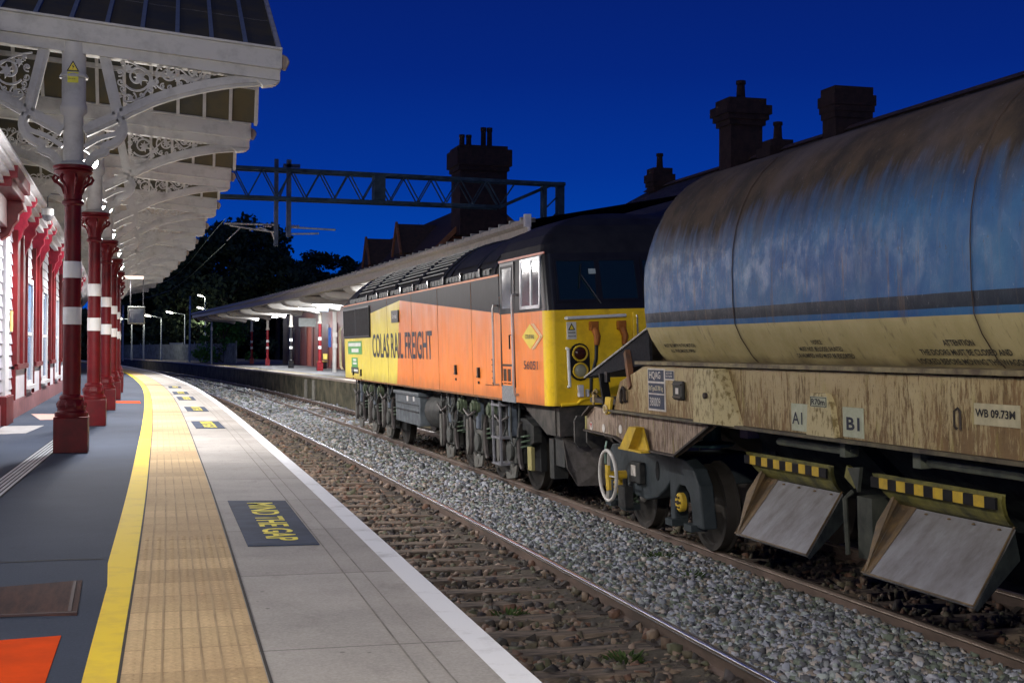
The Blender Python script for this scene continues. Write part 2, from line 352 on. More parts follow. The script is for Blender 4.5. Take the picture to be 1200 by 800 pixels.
# asphalt repair seams
for (y,x0,x1) in ((8.15,-2,-.17),(15.4,-.5,.05),(13.9,-.9,.0),(20.7,-.45,.1)):
    pts=[(x0+(x1-x0)*i/8,y+random.uniform(-.03,.03)) for i in range(9)]
    mb=MB()
    for i in range(8): mb.add([(pts[i][0],pts[i][1],PZ+.003),(pts[i+1][0],pts[i+1][1],PZ+.003),(pts[i+1][0],pts[i+1][1]+.02,PZ+.003),(pts[i][0],pts[i][1]+.025,PZ+.003)],[(0,1,2,3)])
    st(mb.build('asphalt_seam',JT))
# drainage channel running to the wall past the first column
mb=MB(); A=Vector((-1.17,11.0,PZ)); D=Vector((.22,8.0,0)); Pn=Vector((1,-.0275,0))
for i in range(5):
    o0=A+Pn*(-.09+i*.04); mb.prism([o0,o0+Pn*.022,o0+Pn*.022+D,o0+D],(0,0,.007))
dr=mb.build('drain_channel',mat('drain_iron',(.33,.36,.40),.4,metal=.4)); tag(dr,'slotted metal drain channel set in asphalt, ending behind the first column','drain')
mb=MB(); mb.prism([A-Pn*.11+Vector((0,0,.0)),A+Pn*.11,A+Pn*.11+D,A-Pn*.11+D],(0,0,.0035)); o=mb.build('channel_bed',mat('black_dirt',(.015,.016,.02),.9),dr)
# floor items
t=MB().prism([(-.75,4.7,PZ),(-.315,4.7,PZ),(-.295,6.0,PZ),(-.75,5.93,PZ)],(0,0,.004)).build('floor_marking',mat('orange_floor_paint',(.72,.075,.010),.9,c2=(.55,.06,.012),scale=4,spec=.04))
tag(t,'orange-red painted square on the dark asphalt in the near left corner','floor marking')
t=MB().prism([(-.9,6.55,PZ),(-.25,6.45,PZ),(-.262,7.4,PZ),(-.9,7.2,PZ)],(0,0,.006)).build('hatch_cover',mat('rust_plate',(.07,.036,.03),.8,c2=(.035,.022,.022),scale=5,streak=(5,.7,1),bump=.12,spec=.08))
hp=MB(); hp.bar((-.9,6.49,PZ+.008),(-.25,6.48,PZ+.008),.02,.01); hp.bar((-.285,6.5,PZ+.008),(-.295,7.35,PZ+.008),.015,.01); hp.build('frame',mat('dark_rust',(.05,.03,.03),.7),t)
tag(t,'rusty brown metal hatch cover in the asphalt behind the orange square','hatch cover')
t=MB().prism([(-.52,31.6,PZ),(.1,31.2,PZ),(.08,32.5,PZ),(-.5,32.6,PZ)],(0,0,.004)).build('floor_marking',MC['orange_floor_paint'])
tag(t,'orange painted patch crossing the asphalt beside the third and fourth columns','floor marking')
t=MB().prism([(-1.55,24.2,PZ),(-1.0,24.4,PZ),(-1.05,26.2,PZ),(-1.85,26.4,PZ)],(0,0,.004)).build('floor_marking',mat('faded_orange_paint',(.55,.32,.27),.55,c2=(.4,.3,.28),scale=4))
tag(t,'faded pink-orange patch on the platform near the timber wall','floor marking')
t=MB().prism([(-2.0,20.2,PZ),(-1.5,20.4,PZ),(-1.38,22.4,PZ),(-1.95,22.3,PZ)],(0,0,.005)).build('access_cover',mat('pale_concrete',(.33,.33,.34),.6,var=.25))
tag(t,'pale rectangular access cover in the platform in front of the timber wall','access cover')
# MIND THE GAP panels
MBLUE=mat('panel_navy',(.045,.06,.10),.8,spec=.1,var=.25,scale=5); MYEL=mat('lettering_yellow',(.85,.74,.08),.7,var=.2)
gap=[(.66,8.42,.43,2.44,'MIND THE GAP in yellow on the nearest and largest navy floor panel'),
 (.875,21.1,.43,2.0,'second navy MIND THE GAP floor panel from the camera'),
 (.955,26.95,.4,2.0,'third navy MIND THE GAP floor panel from the camera'),
 (.97,32.9,.39,2.2,'fourth small navy floor panel with pale lettering, where the row closes up'),
 (.97,37.3,.39,2.1,'fifth tiny navy floor panel along the coping'),
 (.98,43.2,.37,1.8,'farthest navy floor panel in the row of MIND THE GAP panels')]
for x,y,w,l,lab in gap:
    sk=.04 if y<10 else 0.
    x2=x+sk
    t=MB().prism([(x,y,PZ+.006),(x+w,y-.03,PZ+.006),(x2+w+.01,y+l,PZ+.006),(x2,y+l+.1,PZ+.006)],(0,0,.006)).build('floor_panel',MBLUE)
    tag(t,lab,'floor sign','MIND THE GAP panels along the platform')
    text('lettering','MIND THE GAP',(x2+w*.30,y+l*.95,PZ+.0135),(-sk*.9,-l*.88,0),(w*.46,-.02,0),MYEL,t,bold=.02,thick=.001)
# ------------------------------------------------------------------ far platform
ys=ysamp(-10,235,3)
mb=MB(); mb.grid([[(FPf(y),y,PZ-.006),(FPf(y)+16,y,PZ-.006)] for y in ys]); st(mb.build('platform_far',mat('far_asphalt',(.11,.11,.115),.7,c2=(.07,.07,.075),scale=.8,bump=.2)))
st(ribbon('platform_far_coping',lambda y:FPf(y)-.05,lambda y:FPf(y)+.6,-10,235,PZ+.002,mat('far_coping',(.42,.36,.30),.7,c2=(.3,.25,.22),scale=1.5),3,.09))
st(ribbon('platform_far_line',lambda y:FPf(y)+.75,lambda y:FPf(y)+.85,-10,235,PZ+.004,YPAINT,3))
FW=mat('far_platform_wall',(.17,.15,.10),.9,c2=(.045,.05,.035),scale=1.4,bump=.8,bscale=9)
mb=MB(); mb.grid([[(FPf(y)+.0,y,PZ-.08),(FPf(y)+.05,y,-.42)] for y in ys]); st(mb.build('platform_far_wall',FW))
for y in (62,64.2):
    t=MB().box((FPf(y)-.03,y,-.3),(FPf(y)+.02,y+.9,.72)).build('concrete_block',mat('pale_block',(.3,.29,.25),.85,var=.3))
    tag(t,'%s pale concrete block let into the far platform wall'%('nearer' if y<63 else 'farther'),'block')
# ================================================================== TRACKS
RAILM=mat('rail_brown',(.15,.105,.085),.7,c2=(.075,.055,.045),scale=5,bump=.3,streak=(1,.3,1))
RTOP=mat('rail_polished',(.85,.88,.92),.27,metal=1.,var=.1); RTOPD=mat('rail_top_dull',(.2,.16,.13),.4,metal=.7,var=.2)
prof=[(-.035,0),(-.037,-.03),(-.024,-.040),(-.022,-.120),(-.07,-.140),(-.07,-.145),(.07,-.145),(.07,-.140),(.022,-.120),(.024,-.040),(.037,-.03),(.035,0)]
def rail(f,off,top,label,group=None):
    ys=ysamp(-6,235,1.2); mb=MB()
    mb.grid([[(f(y)+off+u,y,v-(.0 if 0<k<11 else .004)) for k,(u,v) in enumerate(prof)] for y in ys],None)
    root=mb.build('rail',RAILM,smooth=30)
    tp=MB(); tp.grid([[(f(y)+off+u,y,v) for u,v in ((-.037,-.030),(-.0365,-.020),(-.022,-.002),(-.010,.002),(0,.003),(.010,.002),(.022,-.002),(.0365,-.020),(.037,-.030))] for y in ys]); tp.build('running_surface',top,root,smooth=60)
    return tag(root,label,'rail',group)
rail(B,0,RTOP,'polished rail with bright running edge, between the sleepers and grey ballast')
rail(B,-1.505,RTOP,'rail of the empty track close under the platform edge')
rail(Fr,0,RTOPD,'brown rail under the near wheels of the locomotive and wagon')
rail(Fr,1.505,RTOPD,'rail under the far wheels of the train, in its shadow')
SLP=mat('sleeper_timber',(.20,.155,.12),.9,c2=(.045,.038,.032),scale=3,streak=(1,6,3),bump=.7)
CHAIR=mat('chair_iron',(.05,.04,.035),.8,var=.3,bump=.4)
def sleeper_proto(lab,grp):
    b=MB(); 
    pts=[(-1.27,-.12),(1.27,-.12),(1.27,.12),(-1.27,.12)]
    b.prism([(x+random.uniform(-.01,.01),y,-.30) for x,y in pts],(0,0,.150))
    r=b.build('sleeper',SLP,bevel=.012); tag(r,lab,'sleeper',grp)
    for s in (-.7525,.7525):
        c=MB(); c.box((s-.17,-.09,-.152),(s+.17,.09,-.138)); c.prism([(s-.13,-.04,-.15),(s-.05,-.04,-.15),(s-.03,-.04,-.095),(s-.05,-.04,-.095)],(0,.08,0)); c.prism([(s+.13,-.04,-.15),(s+.05,-.04,-.15),(s+.03,-.04,-.095),(s+.05,-.04,-.095)],(0,.08,0))
        c.lathe([(.018,0),(.018,.03),(.008,.035)],(s-.13,.05,-.148),6); c.lathe([(.018,0),(.018,.03),(.008,.035)],(s+.13,-.05,-.148),6)
        c.build('rail_chair',CHAIR,r)
    return r
p1=sleeper_proto('weathered timber sleeper of the empty track, half buried in brown stones','sleepers of the empty near track')
p2=None; y=5.2; first=True
while y<100:
    x=B(y)-.7525; a=math.atan((B(y+.5)-B(y-.5)))
    if first: p1.location=(x,y,0); first=False
    else:
        d=dup(p1,(x,y,random.uniform(-.008,.006)),rotz=-a+random.uniform(-.02,.02))
    y+=.66+random.uniform(-.02,.02)
p2=sleeper_proto('dark timber sleeper under the train, its end showing beside the rail','sleepers of the track under the train')
y=5.0; first=True
while y<75:
    x=Fr(y)+.7525; a=math.atan((Fr(y+.5)-Fr(y-.5)))
    if first: p2.location=(x,y,0); first=False
    else: dup(p2,(x,y,random.uniform(-.006,.006)),rotz=-a)
    y+=.66
# ballast bed: a ridge in the six foot, hollows in the four foots
def bedz(y,x):
    b=B(y); f=Fr(y)
    if x<b-.1: return -.195
    if x<f-.08:
        t=(x-b)/(f-b); return -.128+.045*math.sin(PI*min(max(t,0),1))**.7
    return -.20
mb=MB(); ys=ysamp(-8,235,1.)
rows=[]
for y in ys:
    x0=P(y)-.1; b=B(y); f=Fr(y); x1=FPf(y)+.1
    xs=[x0,b-1.5,b-.75,b-.1,b+.1,b+.4,b+.95,f-.4,f-.1,f+.2,f+.75,f+1.5,x1]
    rows.append([(x,y,bedz(y,x)-.02) for x in xs])
mb.grid(rows); st(mb.build('ballast_bed',EARTH))
def stones(name,n,fx,y0,y1,size,zr,mt,label,jit=.42,bias=1.0):
    u=RNG.random(n); Y=y0+(y1-y0)*u**bias
    X=np.empty(n); Z=np.empty(n); w=RNG.random(n)
    for i in range(n):
        a,b=fx(Y[i]); X[i]=a+(b-a)*w[i]; Z[i]=bedz(Y[i],X[i])+RNG.uniform(*zr)
    cube=np.array([[-1,-1,-1],[1,-1,-1],[1,1,-1],[-1,1,-1],[-1,-1,1],[1,-1,1],[1,1,1],[-1,1,1]],float)*.5
    sc=size*RNG.uniform(.45,1.35,(n,1,1))*RNG.uniform(.45,1.25,(n,1,3))
    V=(cube[None]+RNG.uniform(-jit,jit,(n,8,3))*.6)*sc
    e=RNG.uniform(0,2*PI,(n,3)); c,s=np.cos(e),np.sin(e); z=np.zeros(n); o=np.ones(n)
    Rz=np.stack([c[:,0],-s[:,0],z,s[:,0],c[:,0],z,z,z,o],1).reshape(n,3,3); Rx=np.stack([o,z,z,z,c[:,1],-s[:,1],z,s[:,1],c[:,1]],1).reshape(n,3,3)
    V=np.einsum('nij,nkj->nki',Rz@Rx,V)+np.stack([X,Y,Z],1)[:,None,:]
    q=np.array([(0,3,2,1),(4,5,6,7),(0,1,5,4),(1,2,6,5),(2,3,7,6),(3,0,4,7)])
    F=(np.arange(n)[:,None,None]*8+q[None]).reshape(-1,4)
    ob=np_mesh(name,V.reshape(-1,3),F,mt); tag(ob,label,'ballast',kind='stuff'); return ob
GREYST=stone_mat('grey_ballast',[(.27,.29,.34),(.19,.205,.23),(.10,.11,.115),(.23,.245,.25),(.37,.38,.42),(.15,.18,.14),(.06,.065,.065),(.25,.21,.18),(.33,.37,.36),(.14,.17,.13),(.09,.09,.10),(.30,.30,.34),(.18,.16,.12),(.40,.36,.33)])
BROWNST=stone_mat('brown_ballast',[(.13,.09,.065),(.075,.06,.045),(.05,.042,.035),(.18,.13,.09),(.10,.085,.055),(.035,.03,.026),(.22,.16,.12),(.08,.08,.045),(.13,.07,.045),(.06,.05,.05)])
six=lambda y:(B(y)+.10,Fr(y)-.10)
stones('ballast_stones',36000,six,6.5,20,.043,(-.02,.03),GREYST,'pale grey ballast stones piled between the two tracks')
stones('ballast_stones',19000,six,20,45,.055,(-.02,.03),GREYST,'grey ballast stones between the tracks beside the locomotive')
stones('ballast_stones',9000,six,45,120,.10,(-.02,.03),GREYST,'distant grey ballast between the tracks on the curve')
four=lambda y:(P(y)+.0,B(y)-.06)
stones('ballast_stones',15000,four,5.2,20,.062,(-.06,.018),BROWNST,'brown dirty ballast stones between the sleepers of the empty track',bias=1.1)
stones('ballast_stones',9000,four,20,55,.075,(-.045,.02),BROWNST,'brown ballast of the empty track farther along the platform')
und=lambda y:(Fr(y)+.05,Fr(y)+1.5)
stones('ballast_stones',9000,und,6,40,.06,(-.03,.05),BROWNST,'ballast stones lying in shadow under the train')  # darker brown stones put the shade under the train into their colour
stones('ballast_stones',5000,lambda y:(Fr(y)+.1,Fr(y)+2.3),40,115,.10,(-.03,.03),GREYST,'grey ballast of the far track beyond the locomotive')
# small litter on the ballast
mb=MB(); 
for i in range(9):
    mb.box((5.05+.0,9.0+i*.17,-.10),(5.62,9.0+i*.17+.1,-.085))
mb.box((5.03,8.95,-.12),(5.08,10.55,-.08)); mb.box((5.6,8.95,-.12),(5.65,10.55,-.08))
t=mb.build('walkway_grating',mat('teal_grating',(.08,.16,.15),.6,c2=(.05,.09,.09),scale=6)); t.rotation_euler=(0,0,0)
tag(t,'dull teal slatted grating lying on the ballast beside the train','grating')
WEED=mat('weed_leaf',(.045,.075,.022),.8,var=.5,scale=9)
def weed(x,y,n,lab):
    mb=MB()
    for i in range(n):
        a=random.uniform(0,2*PI); r=random.uniform(.02,.14); h=random.uniform(.02,.09); c=Vector((r*math.cos(a),r*math.sin(a),0)); d=Vector((math.cos(a),math.sin(a),0)); s=Vector((-d.y,d.x,0))*.014
        mb.add([c-s*.5,c+s*.5,c+d*.03+s+Vector((0,0,h*.7)),c+d*.07+Vector((0,0,h)),c+d*.03-s+Vector((0,0,h*.7))],[(0,1,2,3,4)])
    t=mb.build('weed',WEED); t.location=(x,y,bedz(y,x)); tag(t,lab,'weed')
weed(5.3,13.4,60,'low green weed on the ballast close to the brown rail'); weed(5.15,12.2,50,'small bright weed among grey stones nearest the wagon bogie')
weed(3.1,11.3,70,'green weed clump between the sleepers of the empty track'); weed(3.5,9.5,60,'mossy weed beside the polished rail at the front of the empty track'); weed(2.6,7.8,40,'sparse weed between the nearest sleepers')
# ================================================================== LOCOMOTIVE
CANT=math.radians(2.0); TX=5.93+.75*math.cos(CANT); TZ=.75*math.sin(CANT)
def vehicle(name,yc):
    return empty(name,(TX,yc,TZ),(0,-CANT,0))
LY=26.3
loco=vehicle('diesel_locomotive',LY)
tag(loco,'orange and yellow diesel freight locomotive with black roof, standing ahead of the hopper wagon','locomotive')
def lp(mb,name,mt,parent=None,**k):
    o=mb.build(name,mt,parent or loco,**k)
    if parent is None: o.location=(0,-LY,0)
    return o
U=-1.395
def side_poly(mb,pts,mt,u=U): mb.add([(u,y,v) for y,v in pts],[tuple(range(len(pts)))],mt)
BB=1.39; CR=3.26; Y0,Y1=19.6,35.3
WETBLK=mat('black_livery',(.022,.022,.027),.42,c2=(.010,.010,.013),scale=9,streak=(1,1.5,.35),coat=0,blo=.5,bhi=.75,spec=.07)
body=MB()
side_poly(body,[(Y1,BB),(28.05,BB),(27.5,3.14),(31.15,2.97),(31.15,2.41),(Y1,2.41)],YELLOWL)
side_poly(body,[(28.05,BB),(Y0,BB),(Y0,2.68),(27.5,3.14)],ORANGE)
side_poly(body,[(Y1,2.41),(31.15,2.41),(31.15,2.97),(27.5,3.14),(Y0,2.68),(Y0,CR),(Y1,CR)],WETBLK)
for a_,b_ in ((Y0,Y1),): body.add([(-U,Y0,BB),(-U,Y1,BB),(-U,Y1,CR),(-U,Y0,CR)],[(0,1,2,3)],ORANGE)
body.add([(U,Y0,BB),(U,Y1,BB),(-U,Y1,BB),(-U,Y0,BB)],[(0,1,2,3)],UNDER)
bo=lp(body,'body',ORANGE)
rp=[(U,CR),(-1.375,3.34),(-1.30,3.47),(-1.18,3.60),(-1.02,3.73),(-.84,3.85),(-.6,3.94),(-.3,4.0),(0,4.02)]
rp=rp+[(-u,v) for u,v in rp[-2::-1]]
roof=MB(); roof.grid([[(u,y,v) for u,v in rp] for y in ysamp(Y0,34.3,1.)],None,flip=True)
# domed far end
roof.grid([[(u*(1-.0*t),34.3+1.0*math.sin(t*PI/2)*1.0,CR+(v-CR)*math.cos(t*PI/2)) for u,v in rp] for t in [i/8 for i in range(9)]],None,flip=True)
ro=lp(roof,'roof',ROOFB,smooth=50)
# roof ribs, louvre bays and cantrail grille
for y in (19.75,21.0,22.9,23.4,25.6,28.1,30.9,33.2): 
    r=MB(); r.tube([(u*1.004,y,v+.012) for u,v in rp],.022,6); r.build('roof_rib',BLACKP,ro)
LOUV=mat('louvre_metal',(.035,.045,.043),.45,metal=.4,var=.4)
for (ya,yb) in ((23.5,25.5),(25.7,28.0),(28.2,30.8),(31.0,33.1)):
    r=MB(); n=9
    for i in range(n):
        t=i/(n-1); u=-1.30+.62*t; 
        v=np.interp(u,[p[0] for p in rp],[p[1] for p in rp])
        r.bar((u-.012,ya+.06,v+.022),(u-.012,yb-.06,v+.022),.035,.02)
    r.build('roof_louvre',LOUV,ro)
for (ya,yb) in ((20.0,20.9),(21.15,22.75)):
    r=MB(); pts=[(u,v) for u,v in rp[2:6]]
    r.grid([[(u*1.01,y,v+.02) for u,v in pts] for y in (ya,yb)],flip=True); r.grid([[(u*1.01,ya,v+(.02 if k else -.02)) for u,v in pts] for k in (1,0)]); r.build('roof_hatch',ROOFB,ro)
r=MB()
for i in range(60):
    y=20.1+i*.235; r.box((-1.40,y,3.285),(-1.352,y+.19,3.36))
r.box((-1.39,20.0,3.275),(-1.35,34.2,3.285)); r.box((-1.39,20.0,3.362),(-1.34,34.2,3.375)); r.build('cantrail_grille',LOUV,ro)
r=MB()
for y in (20.6,21.9,23.2,24.5,25.9,27.2,28.6,30,31.4): r.box((-1.43,y,3.27),(-1.38,y+.09,3.40))
r.build('lifting_eye',BLACKP,ro)
# orange cantrail line, and far yellow end
lp(MB().box((U-.006,Y0,CR-.03),(U+.01,Y1,CR+.0)),'cantrail_stripe',mat('orange_line',(.85,.25,.05),.4))
fe=MB(); fe.add([(U,Y1,BB),(-U,Y1,BB),(-U,Y1,CR),(U,Y1,CR)],[(0,1,2,3)]); lp(fe,'far_end',YELLOWE)
for dy in (0.08,.3):
    lp(MB().tube([(U-.05,Y1+dy-.05,1.62),(U-.09,Y1+dy,1.7),(U-.09,Y1+dy,2.62),(U-.05,Y1+dy-.05,2.72)],.016,6),'handrail',mat('handrail_cream',(.6,.56,.42),.4))
m=MB()
for y in (21.35,23.9,26.3,29.0): 
    m=MB(); m.box((U-.0035,y,BB),(U-.0005,y+.012,CR-.04)); lp(m,'panel_seam',mat('seam_brown',(.30,.13,.04),.7,var=.5,scale=4))
m=MB(); m.box((U-.010,Y0,BB),(U-.0005,Y1,BB+.03)); lp(m,'body_sill',mat('sill_grime',(.30,.12,.035),.6,c2=(.10,.06,.035),scale=4))
# side grille
g=MB(); g.box((U-.012,31.3,2.45),(U-.004,35.15,3.13)); gr=lp(g,'side_grille',mat('grille_black',(.012,.012,.014),.5))
g=MB()
for i in range(34): g.box((U-.03,31.35+i*.112,2.47),(U-.012,31.35+i*.112+.03,3.11))
g.build('grille_slat',mat('slat_grey',(.06,.06,.065),.5),gr)
g=MB()
for v in (2.44,3.12): g.box((U-.034,31.25,v),(U-.004,35.2,v+.03))
for y in (31.22,33.2,35.17): g.box((U-.034,y,2.44),(U-.004,y+.035,3.15))
g.build('frame',BLACKP,gr)
# lettering and badges (text runs from far end to cab)
NAVY=mat('lettering_navy',(.02,.025,.045),.45)
def ltxt(body,yl,yr,vb,vt,mt,parent=loco,bold=.01,th=.006,u=U,name='lettering'):
    o=text(name,body,(u,yl,vb),(0,yr-yl,0),(0,0,vt-vb),mt,parent,bold=bold,thick=th)
    if parent is loco: o.location=(0,-LY,0)
    return o
ltxt('COLAS RAIL FREIGHT',30.95,24.42,1.955,2.49,NAVY,bold=.016)
ltxt('56051',18.40,17.70,1.87,1.985,NAVY,bold=.0,u=-1.376)
pl=lp(MB().box((U-.03,27.6,2.70),(U-.004,28.35,2.95)),'name_plate',mat('plate_dark',(.03,.03,.03),.4)); ltxt('Survival',28.22,27.73,2.78,2.88,STEEL,pl,u=U-.03,name='plate_lettering')
pl=lp(MB().box((U-.006,32.5,2.02),(U-.002,34.7,2.34)),'green_notice',mat('notice_green',(.10,.36,.10),.5,var=.1)); 
pw=mat('notice_white',(.75,.78,.74),.5); MB().box((U-.009,32.65,2.215),(U-.006,34.6,2.30)).box((U-.009,33.0,2.07),(U-.006,34.1,2.16)).build('pale_lettering_band',pw,pl)
pl=lp(MB().box((U-.006,33.2,1.70),(U-.002,34.15,1.94)),'small_notice',MC['notice_green']); MB().box((U-.006,33.1,1.55),(U-.002,34.25,1.70)).build('lower_notice',mat('notice_black',(.03,.03,.035),.5),pl)
MB().box((U-.009,33.35,1.77),(U-.006,33.95,1.82)).box((U-.009,33.4,1.85),(U-.006,33.9,1.91)).box((U-.009,33.2,1.595),(U-.006,34.1,1.65)).build('pale_lettering_band',pw,pl)
for y,v in ((22.55,1.72),(20.95,1.70),(33.9,1.50),(32.7,1.5)):
    m=MB(); m.box((U-.03,y-.03,v),(U,y+.03,v+.16)); m.box((U-.035,y-.07,v-.0),(U,y-.05,v+.16)); m.box((U-.035,y-.07,v+.0),(U,y+.05,v+.025)); m.box((U-.02,y-.02,v-.1),(U,y+.02,v-.06)); lp(m,'body_catch',BLACKP)
m=MB()
for v in (1.62,1.7,1.8,1.9,1.98): m.box((U-.012,20.05,v),(U,20.1,v+.02)); 
m.bar((U-.008,20.04,1.6),(U-.008,20.04,2.0),.012,.01); m.bar((U-.008,20.5,1.6),(U-.008,20.04,1.6),.012,.01); lp(m,'small_hatch',mat('hatch_line',(.12,.05,.02),.6))
# --- cab
def cabring(v,f,uy,fy,y_back=Y0):
    L=[(-1.395,y_back),(-1.385,19.0),(-1.354,17.52)]+[(-1.225-.128*math.cos(q*PI/16),17.435-.13*math.sin(q*PI/16)) for q in range(9)]+[(-.6,17.285),(0,17.28)]
    out=[]
    for u,y in L:
        yy=y_back if y==y_back else (y+fy*(1 if y<18 else .3)); out.append((u*uy,yy,v))
    return out+[(-u,y,vv) for u,y,vv in out[-2::-1]]
rings=[(1.39,0,1,0),(2.66,0,1,0),(3.43,0,.985,.2),(3.56,0,.955,.30),(3.70,0,.88,.42),(3.83,0,.76,.56),(3.94,0,.58,.76),(4.01,0,.36,.95),(4.04,0,.1,1.1)]
R=[cabring(*r) for r in rings]; n=len(R[0])
cab=MB()
for i in range(len(R)-1):
    for j in range(n-1):
        sideseg=(j<2 or j>=n-3)
        if i==0: mt=ORANGE if sideseg else YELLOWE
        elif i==1: mt=WETBLK if sideseg else BLACKP
        else: mt=ROOFB
        cab.add([R[i][j],R[i][j+1],R[i+1][j+1],R[i+1][j]],[(0,3,2,1)],mt)
cb=lp(cab,'cab',ROOFB,smooth=35)
def cs(y,v,d=0.):   # point on cab near side
    u0=np.interp(y,[17.42,17.52,19.0,19.6],[-1.335,-1.352,-1.385,-1.395]); t=min(max((v-2.66)/.77,0),1)
    return (u0*(1-.015*t)-d,y+0*t,v)
def csrect(mb,y0,y1,v0,v1,d0,d1,mt=None):
    a=[cs(y1,v0,d0),cs(y0,v0,d0),cs(y0,v1,d0),cs(y1,v1,d0)]; b=[cs(y1,v0,d1),cs(y0,v0,d1),cs(y0,v1,d1),cs(y1,v1,d1)]
    mb.add(a+b,[(0,1,2,3),(4,7,6,5),(0,4,5,1),(1,5,6,2),(2,6,7,3),(3,7,4,0)],mt)
# cantrail red/orange line above cab side
m=MB(); csrect(m,17.45,19.62,3.42,3.45,0,.012); lp(m,'cab_stripe',mat('pink_line',(.75,.25,.15),.4))
m=MB(); csrect(m,17.62,18.47,2.74,3.37,.0,.006); cw=lp(m,'cab_side_window',WGLASS)
fr=mat('window_frame_alu',(.42,.43,.45),.3,metal=.7,var=.2)
m=MB()
for (a,b,c,d) in ((17.60,18.50,3.36,3.40),(17.60,18.50,2.70,2.745),(17.585,17.63,2.70,3.40),(18.46,18.505,2.70,3.40),(17.98,18.02,2.74,3.37)): csrect(m,a,b,c,d,0,.018)
m.build('frame',fr,cw)
# door
m=MB(); csrect(m,18.86,19.52,1.60,3.36,.0,.004,None); dr_=lp(m,'cab_door',ORANGE)
m=MB(); csrect(m,18.86,19.52,2.66,3.36,.004,.007); m.build('door_upper',WETBLK,dr_)
m=MB(); csrect(m,18.95,19.42,2.74,3.32,.007,.012); m.build('door_window',WGLASS,dr_)
m=MB()
for (a,b,c,d) in ((18.83,18.87,1.6,3.39),(19.5,19.55,1.6,3.39),(18.83,19.55,3.36,3.40),(18.86,19.52,1.9,1.93)): csrect(m,a,b,c,d,0,.014)
m.build('door_frame',BLACKP,dr_)
m=MB(); m.tube([cs(18.93,2.35,.01),cs(18.93,2.35,.05),cs(18.93,2.15,.05)],.012,6); m.build('door_handle',BLACKP,dr_)
m=MB(); csrect(m,18.84,19.54,1.38,1.62,.0,.010); lp(m,'step_plate',mat('chequer_plate',(.28,.30,.32),.45,metal=.5,var=.35,scale=30))
m=MB(); csrect(m,18.95,19.45,1.64,1.86,.0,.006); lp(m,'foothold',mat('foothold_dark',(.05,.03,.02),.6))
m=MB(); csrect(m,18.95,19.45,1.66,1.68,.006,.03); csrect(m,18.95,19.0,1.64,1.86,.006,.02); csrect(m,19.2,19.23,1.64,1.86,.006,.02); lp(m,'foothold_bar',ORANGE)
for y,vt,vb in ((19.74,2.80,1.62),(18.72,2.92,1.5)):
    lp(MB().tube([cs(y,vb,-.0),cs(y,vb,.06),cs(y,vb+.05,.07),cs(y,vt-.05,.07),cs(y,vt,.06),cs(y,vt,0)],.017,8),'handrail',mat('handrail_steel',(.5,.48,.46),.3,metal=.6))
# diamond badge
def csd(cy,cv,ry,rv,d): return [cs(cy+ry,cv,d),cs(cy,cv-rv,d),cs(cy-ry,cv,d),cs(cy,cv+rv,d)]
badge=lp(MB().add(csd(18.08,2.32,.38,.175,.006),[(0,1,2,3)]),'badge',mat('badge_yellow',(.8,.62,.08),.4,var=.1))
bl=mat('badge_line',(.85,.75,.5),.4)
for k in (.10,.17):
    m=MB(); c=csd(18.08-k,2.32,.38,.175,.0065); a=Vector(c[1]); b=Vector(c[2]); d=Vector(c[3]); m.bar(a,b,.012,.012); m.bar(b,d,.012,.012); m.build('badge_chevron',bl,badge)
ltxt('COLAS RAIL',18.30,17.86,2.29,2.35,NAVY,badge,u=-1.372,name='badge_lettering',bold=.02,th=.004)
# front: windscreens
def fw(u,v,d=0.):  # front upper plane
    t=(v-2.66)/.77; base=np.interp(abs(u),[0,.6,1.22,1.29],[17.28,17.285,17.305,17.345])
    return (u,base+.2*t-d,v)
def frect(mb,u0,u1,v0,v1,d0,d1,mt=None):
    a=[fw(u0,v0,d0),fw(u1,v0,d0),fw(u1,v1,d0),fw(u0,v1,d0)]; b=[fw(u0,v0,d1),fw(u1,v0,d1),fw(u1,v1,d1),fw(u0,v1,d1)]
    mb.add(a+b,[(0,3,2,1),(4,5,6,7),(0,1,5,4),(1,2,6,5),(2,3,7,6),(3,0,4,7)],mt)
for s in (1,-1):
    m=MB(); frect(m,*( (-1.16,-.06) if s==1 else (.06,1.16)),2.80,3.32,.0,.006); w=lp(m,'windscreen',DKGLASS)
    m=MB(); a,b=(-1.19,-.03) if s==1 else (.03,1.19)
    for (q) in ((a,b,2.77,2.80),(a,b,3.32,3.35),(a,a+.03,2.77,3.35),(b-.03,b,2.77,3.35)): frect(m,*q,0,.014)
    m.build('rubber_seal',BLACKP,w)
    m=MB(); c=-.6*s; m.tube([fw(c,2.74,.03),fw(c-.25*s,3.15,.03)],.008,5); m.bar(fw(c-.25*s-.03,2.95,.035),fw(c-.25*s+.03,3.28,.035),.012,.01); m.build('wiper',BLACKP,w)
for (u,v) in ((-.72,3.14),):
    m=MB(); frect(m,u,u+.10,v,v+.07,.007,.009); lp(m,'windscreen_label',mat('label_pale',(.35,.42,.4),.6))
